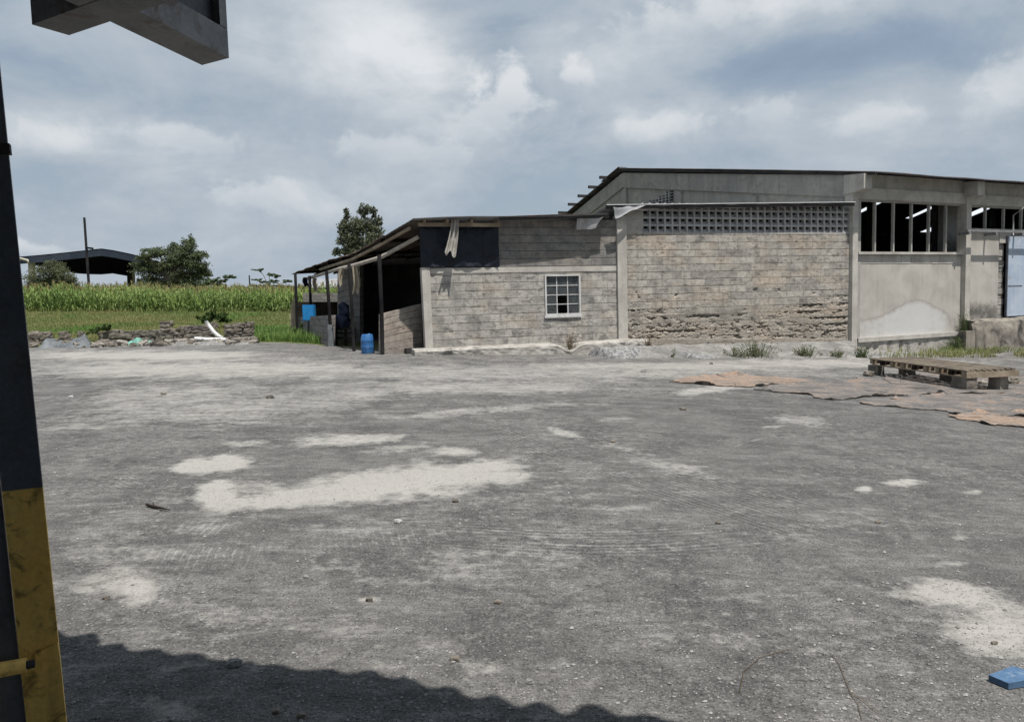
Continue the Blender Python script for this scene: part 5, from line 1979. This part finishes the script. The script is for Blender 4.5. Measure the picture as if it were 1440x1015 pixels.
tree('shrub', 'round grey green shrub in front of the canopy pillar', (78, 409), 64,
     [(62, 395, 24, 13), (85, 390, 18, 13), (72, 380, 18, 10), (95, 398, 14, 11), (80, 372, 14, 6), (50, 402, 14, 9), (104, 404, 8, 7)], 'shrubleaf', 14000, .065, .2, .12, 'shrub', sub=16, dens=.55)
tree('shrub', 'low maroon leaved shrub behind the maize at the far left', (42, 415), 62,
     [(40, 411, 9, 6), (48, 414, 7, 5)], 'maroon', 900, .10, .2, .05, 'shrub')
tree('tall_tree', 'tall dark tree rising behind the open shed roof', (510, 425), 50,
     [(513, 297, 10, 9), (525, 299, 5, 8), (487, 303, 5, 9), (503, 318, 13, 14), (521, 320, 11, 14), (486, 322, 9, 9), (498, 338, 15, 12), (520, 340, 14, 12), (533, 312, 6, 8), (534, 330, 7, 10), (505, 354, 18, 9), (480, 328, 6, 6), (491, 345, 9, 8), (525, 352, 14, 8), (478, 354, 12, 5), (484, 338, 10, 9), (471, 357, 5, 3), (490, 357, 10, 5), (484, 313, 4, 6)],
     'treeleaf', 17000, .062, .05, .22, sub=18, dens=.62)
tree('shrub', 'dense green bush growing behind the broken wall', (302, 462), 40,
     [(300, 446, 20, 7), (285, 450, 12, 6), (316, 449, 12, 6)], 'bushleaf', 5200, .06, .2, .04, 'bush', sub=12)
tree('shrub', 'leafy weed growing over the crumbled low stone wall', (140, 470), 32.2,
     [(140, 463, 14, 5), (128, 467, 10, 4), (152, 462, 8, 5)], 'bushleaf', 900, .055, .2, .02, 'bush', sub=8)
tree('shrub', 'green weedy bush against the low wall at the far end of the shed', (424, 478), 32.2,
     [(424, 464, 7, 9), (430, 472, 9, 6), (418, 470, 6, 8)], 'bushleaf', 1500, .055, .2, .02, 'bush', sub=8)

# far tree line
mb = MB()
for i in range(5200):
    px = random.uniform(20, 700)
    q = P(px, 409 - abs(random.gauss(0, 2.2)) - 2.0 * max(0, noise.noise(Vector((px * .04, 0, 0)))), 150 + random.uniform(-6, 6))
    leafquad(mb, q, random.uniform(.25, .5), 0, .2)
fl = mb.build('far_treeline', M['acacia']); tag(fl, 'thin dark line of far trees on the horizon beyond the maize', 'trees', kind='stuff')

# ================================================================== FAR STEEL CANOPY, POLES, FAR HOUSE
Yc = 92.0
cp = root('steel_canopy', P(110, 404, Yc), 'large dark curved steel canopy beyond the maize', 'canopy')
TOP = [(22, 361.5), (60, 358.2), (100, 354.2), (128, 351), (143, 349.5), (160, 352), (182, 356.5), (206, 362.5)]
tp_ = [P(px, py, Yc) for px, py in TOP]
dep = Vector((-6.0, 30, -.6))
mb = MB()


def cpf(u, v):
    q = poly_at(tp_, u) + dep * v
    return q


mb.grid(cpf, 60, 6)
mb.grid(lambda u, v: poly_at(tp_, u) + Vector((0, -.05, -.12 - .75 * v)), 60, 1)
mb.build('roof', M['canopy'], cp)
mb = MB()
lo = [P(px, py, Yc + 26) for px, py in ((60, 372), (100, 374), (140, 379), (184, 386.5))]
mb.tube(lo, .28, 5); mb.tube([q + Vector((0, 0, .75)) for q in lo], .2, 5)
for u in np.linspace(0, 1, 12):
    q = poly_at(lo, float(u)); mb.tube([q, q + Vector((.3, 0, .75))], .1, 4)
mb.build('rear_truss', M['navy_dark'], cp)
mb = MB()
mb.grid(lambda u, v: poly_at(tp_, u) + dep * v + Vector((0, .3, -.35 - .5 * math.sin(math.pi * min(1, v)))), 40, 6); mb.build('underside_shade_sheet', M['navy_dark'], cp)  # dark sheet hung below the roof to paint its shaded underside
for px, y0, y1, w, mk, yy in ((42.5, 368, 412, .55, 'cream', Yc + 1), (182, 382, 412, .75, 'verge', Yc + 22), (187, 384, 408, .3, 'cream', Yc + 18), (194, 392, 404, .45, 'cream', Yc + 17)):
    mb = MB()
    b, t = P(px, y1, yy), P(px, y0, yy); b.z = gz(b.x, b.y)
    h = Vector((w / 2, 0, 0)); k = Vector((0, w, 0))
    mb.hexa([b - h, b + h, b + h + k, b - h + k, t - h, t + h, t + h + k, t - h + k]); mb.build('column', M[mk], cp)
mb = MB(); mb.tube([P(26, 363, Yc - .3), P(39, 366, Yc - .3), P(40, 370, Yc - .3)], .14, 5); mb.build('gutter', M['cream'], cp)


def pole(name, px0, py0, px1, py1, Y, r, label, arm=None):
    b, t = P(px0, py0, Y), P(px1, py1, Y); b.z = gz(b.x, b.y)
    rt = root(name, b, label, 'pole')
    mb = MB(); mb.tube([b, t], [r, r * .8], 7); mb.build('shaft', M['pole_dark'], rt)
    if arm:
        mb = MB(); mb.tube([P(arm[0], arm[1], Y - .1), P(arm[2], arm[3], Y - .1)], r * .7, 5)
        mb.build('crossarm', M['pole_dark'], rt)


pole('utility_pole', 125.5, 410, 118.5, 306, 72, .13, 'tall dark leaning pole in front of the canopy', (122, 348.5, 131, 349.5))
pole('fence_post', 351.5, 410, 350.5, 387, 70, .07, 'short thin dark post at the back of the maize')
hs = root('far_house', P(458, 415, 62), 'far house with pale metal roof seen through the open shed', 'house')
mb = MB()
a, b = P(436, 416, 62), P(500, 416, 62)
quad_wall(mb, a, b, P(436, 403, 62), P(500, 403, 62), 6); mb.build('wall', M['greyblue'], hs)
mb = MB()
a, b = P(434, 404.5, 61.6), P(504, 404.5, 61.6)
mb.face([a, b, P(500, 392, 66), P(440, 392, 66)]); mb.face([P(500, 392, 66), P(440, 392, 66), P(434, 404, 70), P(504, 404, 70)])
mb.build('roof', M['roof_zinc'], hs)
mb = MB()
quad_wall(mb, P(426, 428, 44), P(480, 428, 44), P(426, 412, 44), P(480, 412, 44), .2)
o = mb.build('boundary_wall', M['block_grey']); tag(o, 'pale grey block wall in the field seen through the shed', 'wall')

# ================================================================== FOREGROUND SHELTER (post, beams, roof that shades the near yard)
SUN_AZ, SUN_EL = R(33), R(67)
SUN = Vector((math.sin(SUN_AZ) * math.cos(SUN_EL), -math.cos(SUN_AZ) * math.cos(SUN_EL), math.sin(SUN_EL)))
g1, g2 = G(88, 893), G(930, 1012)
HR = 3.15
e1 = g1 + SUN * ((HR - g1.z) / SUN.z); e2 = g2 + SUN * ((HR - g2.z) / SUN.z)
ed = (e2 - e1); ed.z = 0; ed.normalize()
fw = Vector((-ed.y, ed.x, 0))
sh = root('shelter', P(60, 1100, 2.2) * 1.0, 'open steel shelter over the near yard with black and yellow post', 'shelter')
sh.location.z = gz(sh.location.x, sh.location.y)
LE = (e2 - e1).length
mb = MB()
A_, B_ = e1 - ed * 6.0, e1 + ed * (LE + 5.0)
nuR = 900
LAB = (B_ - A_).length


def shroof(u, v):
    q = A_.lerp(B_, u)
    s = u * LAB
    w = (0.022 + .018 * noise.noise(Vector((s * 1.7, 4, 3)))) * math.sin(s * 2 * math.pi / (.21) + 2 * noise.noise(Vector((s * .9, 8, 3)))) + .055 * noise.noise(Vector((s * 1.6, 0, 3))) + .055 * noise.noise(Vector((int(s / .62) * 3.1, 0, 9))) + .012 * noise.noise(Vector((s * 9, 0, 3)))
    st = .035 * (1 if (int(s / .78) % 2) else -1)
    if v == 0:
        q = q + fw * (w + st * .5)
    else:
        q = q - fw * (6.5 * v)
    q.z = HR + .10 * v * 6.5 + .02 * math.sin(s * 2 * math.pi / .19)
    return q


mb.grid(shroof, nuR, 3)
mb.build('roof', M['roof_dark'], sh)
mb = MB()
w0_, w1_ = A_ - fw * 6.3, B_ - fw * 6.3
mb.hexa([Vector((q.x, q.y, -.4)) for q in (w0_, w1_, w1_ - fw * .2, w0_ - fw * .2)] + [Vector((q.x, q.y, HR + .5)) for q in (w0_, w1_, w1_ - fw * .2, w0_ - fw * .2)])
mb.build('rear_wall', M['darkhole'], sh)  # unseen wall added to block sky light and deepen the near shade
Yb = 2.3
zb = P(284, 92, Yb).z
p1, p2, pbk = Pz(284, 92, zb), Pz(322, 82, zb), Pz(164, 35, zb)
vd = (pbk - p1).normalized()
hb = .078
p1b, p2b = p1 + vd * 2.2, p2 + vd * 2.2
z_ = Vector((0, 0, hb))
mb = MB(); mb.hexa([p1b, p1, p2, p2b, p1b + z_, p1 + z_, p2 + z_, p2b + z_]); mb.build('beam', M['steel_grey'], sh)
z0, z1 = Vector((0, 0, hb + .002)), Vector((0, 0, HR - zb + .1))
pk1, pk2 = p1 + vd * .035, p2 + vd * .035
mb = MB(); mb.hexa([pk1 + z0, p1 + z0, p2 + z0, pk2 + z0, pk1 + z1, p1 + z1, p2 + z1, pk2 + z1]); mb.build('hanger', M['steel_grey'], sh)
ins = (p2 - p1) * .25
mb = MB(); mb.hexa([p1 + vd * .6 + ins + z0, p1 + vd * .04 + ins + z0, p2 + vd * .04 - ins + z0, p2 + vd * .6 - ins + z0, p1 + vd * .6 + ins + z1, p1 + vd * .04 + ins + z1, p2 + vd * .04 - ins + z1, p2 + vd * .6 - ins + z1])
mb.build('recess_shade_plate', M['steel_dark'], sh)  # dark plate painting the shade of the recess above the beam
q1, q2 = Pz(45, 35, zb - .001), Pz(97, 50, zb - .001)
ud = (p2 - p1); ud.z = 0; ud.normalize()
q1e, q2e = q1 + ud * .48, q2 + ud * .46
zc = Vector((0, 0, .17))
mb = MB(); mb.hexa([q1, q1e, q2e, q2, q1 + zc, q1e + zc, q2e + zc, q2 + zc]); mb.build('cross_beam', M['steel_grey'], sh)
# post: I-section, yellow below, dark above
Yp = 2.15
bR, tR = P(93.5, 1015, Yp), P(-2, 80, Yp)
ax = (tR - bR)
ax = ax / ax.z
zg = gz(bR.x, bR.y) - .05
zsp = P(60, 685, Yp).z
xr = Vector((math.cos(R(24)), math.sin(R(24)), 0)); yr = Vector((-math.sin(R(24)), math.cos(R(24)), 0))


def at(z): return bR + ax * (z - bR.z)


def pslab(z0, z1, x0, x1, y0, y1, mk, name, parent):
    m = MB()
    c = []
    for z in (z0, z1):
        o = at(z)
        c += [o + xr * x0 + yr * y0, o + xr * x1 + yr * y0, o + xr * x1 + yr * y1, o + xr * x0 + yr * y1]
    m.hexa(c)
    return m.build(name, M[mk], parent)


fwid = .098
lowf = pslab(zg, zsp, -fwid, 0, 0, .012, 'yellow', 'lower_flange', sh)
pslab(zsp + .001, HR + .05, -fwid, 0, 0, .012, 'steel_dark', 'upper_flange', sh)
pslab(zg, HR + .05, -fwid * .5 - .006, -fwid * .5 + .006, .0125, .17, 'steel_dark', 'web', sh)
pslab(zg, HR + .04, -fwid - .075, -fwid - .004, .006, .02, 'steel_dark', 'side_plate', sh)
pslab(zg, zsp - .35, -fwid - .10, -fwid - .078, -.03, .02, 'yellow', 'side_edge', sh)
zbt = P(60, 918, Yp).z
for x0, x1, hh_, mk in ((-.16, -.075, .022, 'yellow'), (-.115, -.055, .012, 'verge')):
    m = MB()
    o = at(zbt)
    m.tube([o + xr * x0 + yr * -.045, o + xr * x1 + yr * -.045], hh_, 8)
    m.build('latch_bolt', M[mk], sh)
zst = P(10, 210, Yp).z
pslab(zst - .014, zst + .014, -.06, .006, -.012, .016, 'verge', 'strap', sh)
m = MB()
o = at(zbt + .03)
m.hexa([at(zbt - .012) + xr * -.06 + yr * -.008, at(zbt + .005) + xr * -.001 + yr * -.008, at(zbt + .005) + xr * -.001 + yr * -.0005, at(zbt - .012) + xr * -.06 + yr * -.0005,
        at(zbt + .012) + xr * -.06 + yr * -.008, at(zbt + .034) + xr * -.001 + yr * -.008, at(zbt + .034) + xr * -.001 + yr * -.0005, at(zbt + .012) + xr * -.06 + yr * -.0005])
m.build('weld_strip', M['yellow'], sh)

# ================================================================== LIGHT
sd = bpy.data.lights.new('sun', 'SUN')
sd.energy = 4.2
sd.angle = R(0.6)
sd.color = (1.0, 0.955, 0.90)
so = bpy.data.objects.new('sun', sd)
so.rotation_euler = (-SUN).to_track_quat('-Z', 'Y').to_euler()
so.location = (0, 0, 40)
col.objects.link(so)

w = bpy.data.worlds.new('World'); scn.world = w; w.use_nodes = True
t = NT('', w.node_tree)
STR = 0.1
sky = t.n('ShaderNodeTexSky', None, sky_type='NISHITA')
sky.sun_disc = False; sky.sun_elevation = SUN_EL; sky.sun_rotation = math.pi - SUN_AZ
sky.air_density = 1.0; sky.dust_density = 2.0
d = t.coord('Generated')
xs = t.sep(d)
zc_ = t.math('ADD', t.math('MAXIMUM', xs[2], 0.0), 0.16)
pv = t.n('ShaderNodeCombineXYZ', {0: t.math('DIVIDE', xs[0], zc_), 1: t.math('DIVIDE', xs[1], zc_), 2: xs[2]}).outputs[0]
nA = t.noise(pv, 0.55, 5, 0.55, 0.4)
nB = t.noise(t.n('ShaderNodeMapping', {'Vector': pv, 'Location': (7.3, 2.1, 0)}).outputs[0], 1.25, 5, 0.58, 0.5)
nC = t.noise(t.n('ShaderNodeMapping', {'Vector': d, 'Scale': (1, 1, 1.9), 'Location': (3.3, 0, 0)}).outputs[0], 5.2, 6, 0.6, 0.25)
nF = t.noise(t.n('ShaderNodeMapping', {'Vector': d, 'Scale': (1, 1, 1.5)}).outputs[0], 16, 5, 0.65, 0.3)


def blobsum(lst):
    out = None
    for px, py, rx, ry, amp in lst:
        c = ray(px, py).normalized()
        e1_ = ray(px + rx, py).normalized() - c
        e2_ = ray(px, py - ry).normalized() - c
        df = t.n('ShaderNodeVectorMath', {0: d, 1: tuple(c)}, operation='SUBTRACT').outputs[0]
        a = t.n('ShaderNodeVectorMath', {0: df, 1: tuple(e1_ / e1_.length_squared)}, operation='DOT_PRODUCT').outputs['Value']
        b = t.n('ShaderNodeVectorMath', {0: df, 1: tuple(e2_ / e2_.length_squared)}, operation='DOT_PRODUCT').outputs['Value']
        r2 = t.math('ADD', t.math('MULTIPLY', a, a), t.math('MULTIPLY', b, b))
        g = t.math('MULTIPLY', t.math('POWER', 2.718, t.math('MULTIPLY', r2, -1.0)), amp)
        front = t.math('GREATER_THAN', t.n('ShaderNodeVectorMath', {0: d, 1: tuple(c)}, operation='DOT_PRODUCT').outputs['Value'], 0.3)
        g = t.math('MULTIPLY', g, front)
        out = g if out is None else t.math('ADD', out, g)
    return out


# clouds placed by direction in the sky: bright banks, dark bellies, crisp puffs
bright = blobsum([(520, 55, 150, 80, .5), (600, 95, 60, 55, .3), (1060, 15, 260, 45, .45), (90, 195, 70, 30, .35), (240, 190, 120, 34, .3), (900, 178, 120, 35, .5), (1200, 165, 110, 30, .35),
                  (1410, 135, 60, 55, .35), (420, 270, 180, 40, .3), (710, 165, 80, 60, .3)])
dark = blobsum([(695, 45, 60, 70, .5), (1180, 78, 210, 38, .7), (1340, 95, 140, 60, .45), (130, 120, 170, 40, .4), (60, 255, 90, 40, .35), (1000, 225, 240, 25, .2)])
nP = t.noise(t.n('ShaderNodeMapping', {'Vector': d, 'Scale': (1, 1, 1.2), 'Location': (1.7, 0, 0)}).outputs[0], 22, 5, 0.6, 0.35)
nQ = t.noise(t.n('ShaderNodeMapping', {'Vector': d, 'Scale': (1, 1, 1.3), 'Location': (5.1, 0, 0)}).outputs[0], 8.5, 4, 0.55, 0.3)
edge_n = t.math('ADD', t.math('MULTIPLY', t.math('SUBTRACT', nP, .5), 2.6), t.math('MULTIPLY', t.math('SUBTRACT', nQ, .5), 2.6))


def puffs(lst):
    out = None
    for px, py, rx, ry, amp in lst:
        c = ray(px, py).normalized()
        e1_ = ray(px + rx, py).normalized() - c
        e2_ = ray(px, py - ry).normalized() - c
        df = t.n('ShaderNodeVectorMath', {0: d, 1: tuple(c)}, operation='SUBTRACT').outputs[0]
        a = t.n('ShaderNodeVectorMath', {0: df, 1: tuple(e1_ / e1_.length_squared)}, operation='DOT_PRODUCT').outputs['Value']
        b = t.n('ShaderNodeVectorMath', {0: df, 1: tuple(e2_ / e2_.length_squared)}, operation='DOT_PRODUCT').outputs['Value']
        ln = t.n('ShaderNodeVectorMath', {0: df}, operation='LENGTH').outputs['Value']
        r = t.math('SQRT', t.math('ADD', t.math('MULTIPLY', a, a), t.math('MULTIPLY', b, b)))
        f = t.math('SUBTRACT', t.math('ADD', edge_n, 1.0), r)
        m_ = t.math('MULTIPLY', t.mr(f, .05, .75), t.mr(b, -.9, .5, .18 * amp, amp))
        m_ = t.math('MULTIPLY', m_, t.math('LESS_THAN', ln, .6))
        out = m_ if out is None else t.math('MAXIMUM', out, m_)
    return out


pfm = puffs([(722, 138, 82, 58, .9), (695, 172, 90, 34, .5), (812, 106, 42, 26, .85), (600, 80, 62, 70, .5), (905, 180, 110, 34, .6), (1085, 162, 55, 30, .42), (1230, 170, 85, 30, .48), (1410, 138, 60, 60, .5),
              (95, 198, 75, 36, .6), (240, 195, 120, 30, .45), (385, 278, 85, 32, .5), (560, 212, 120, 28, .42), (55, 350, 70, 18, .65), (1060, 12, 200, 40, .6)])
lum = t.math('ADD', t.math('MULTIPLY', t.math('SUBTRACT', nA, 0.5), 0.55), t.math('MULTIPLY', t.math('SUBTRACT', nC, 0.5), 1.5))
lum = t.math('ADD', lum, t.math('MULTIPLY', t.math('SUBTRACT', nB, 0.5), 0.5))
lum = t.math('ADD', lum, t.math('MULTIPLY', t.math('SUBTRACT', nF, 0.5), 0.28))
lum = t.math('ADD', lum, t.math('MULTIPLY', bright, t.mr(nC, .3, .6, .45, 1.1)))
lum = t.math('SUBTRACT', lum, t.math('MULTIPLY', dark, .62))
k = 1.0 / STR
ramp = t.n('ShaderNodeValToRGB', {0: t.math('ADD', t.math('MULTIPLY', lum, 0.60), 0.50)})
els = ramp.color_ramp.elements
els[0].position = 0.0; els[0].color = (.19, .22, .26, 1)
els[1].position = 1.0; els[1].color = (.58, .605, .635, 1)
for pos, c in ((.25, (.235, .28, .335)), (.45, (.295, .35, .41)), (.62, (.36, .405, .455)), (.8, (.46, .495, .53))):
    e = els.new(pos); e.color = c + (1,)
c = t.mix(pfm, ramp.outputs[0], (.57, .59, .61))
c = t.mix(1.0, c, (k, k, k), 'MULTIPLY')
# clear sky showing faintly in the gaps
c = t.mix(t.mr(lum, -.35, -.05, .30, .0), c, sky.outputs[0])
bg = t.n('ShaderNodeBackground', {'Color': c, 'Strength': STR})
ou = t.n('ShaderNodeOutputWorld')
t.t.links.new(bg.outputs[0], ou.inputs[0])

vs = scn.view_settings
vs.view_transform = 'Standard'; vs.look = 'None'; vs.exposure = 0.38; vs.gamma = 1.0
scn.display_settings.display_device = 'sRGB'
scn.render.engine = 'CYCLES'
scn.cycles.max_bounces = 5
scn.cycles.diffuse_bounces = 3
scn.cycles.transparent_max_bounces = 6
scn.cycles.adaptive_threshold = 0.02
w.cycles.sampling_method = 'MANUAL'
w.cycles.sample_map_resolution = 256
scn.cycles.use_denoising = True
bpy.context.view_layer.update()
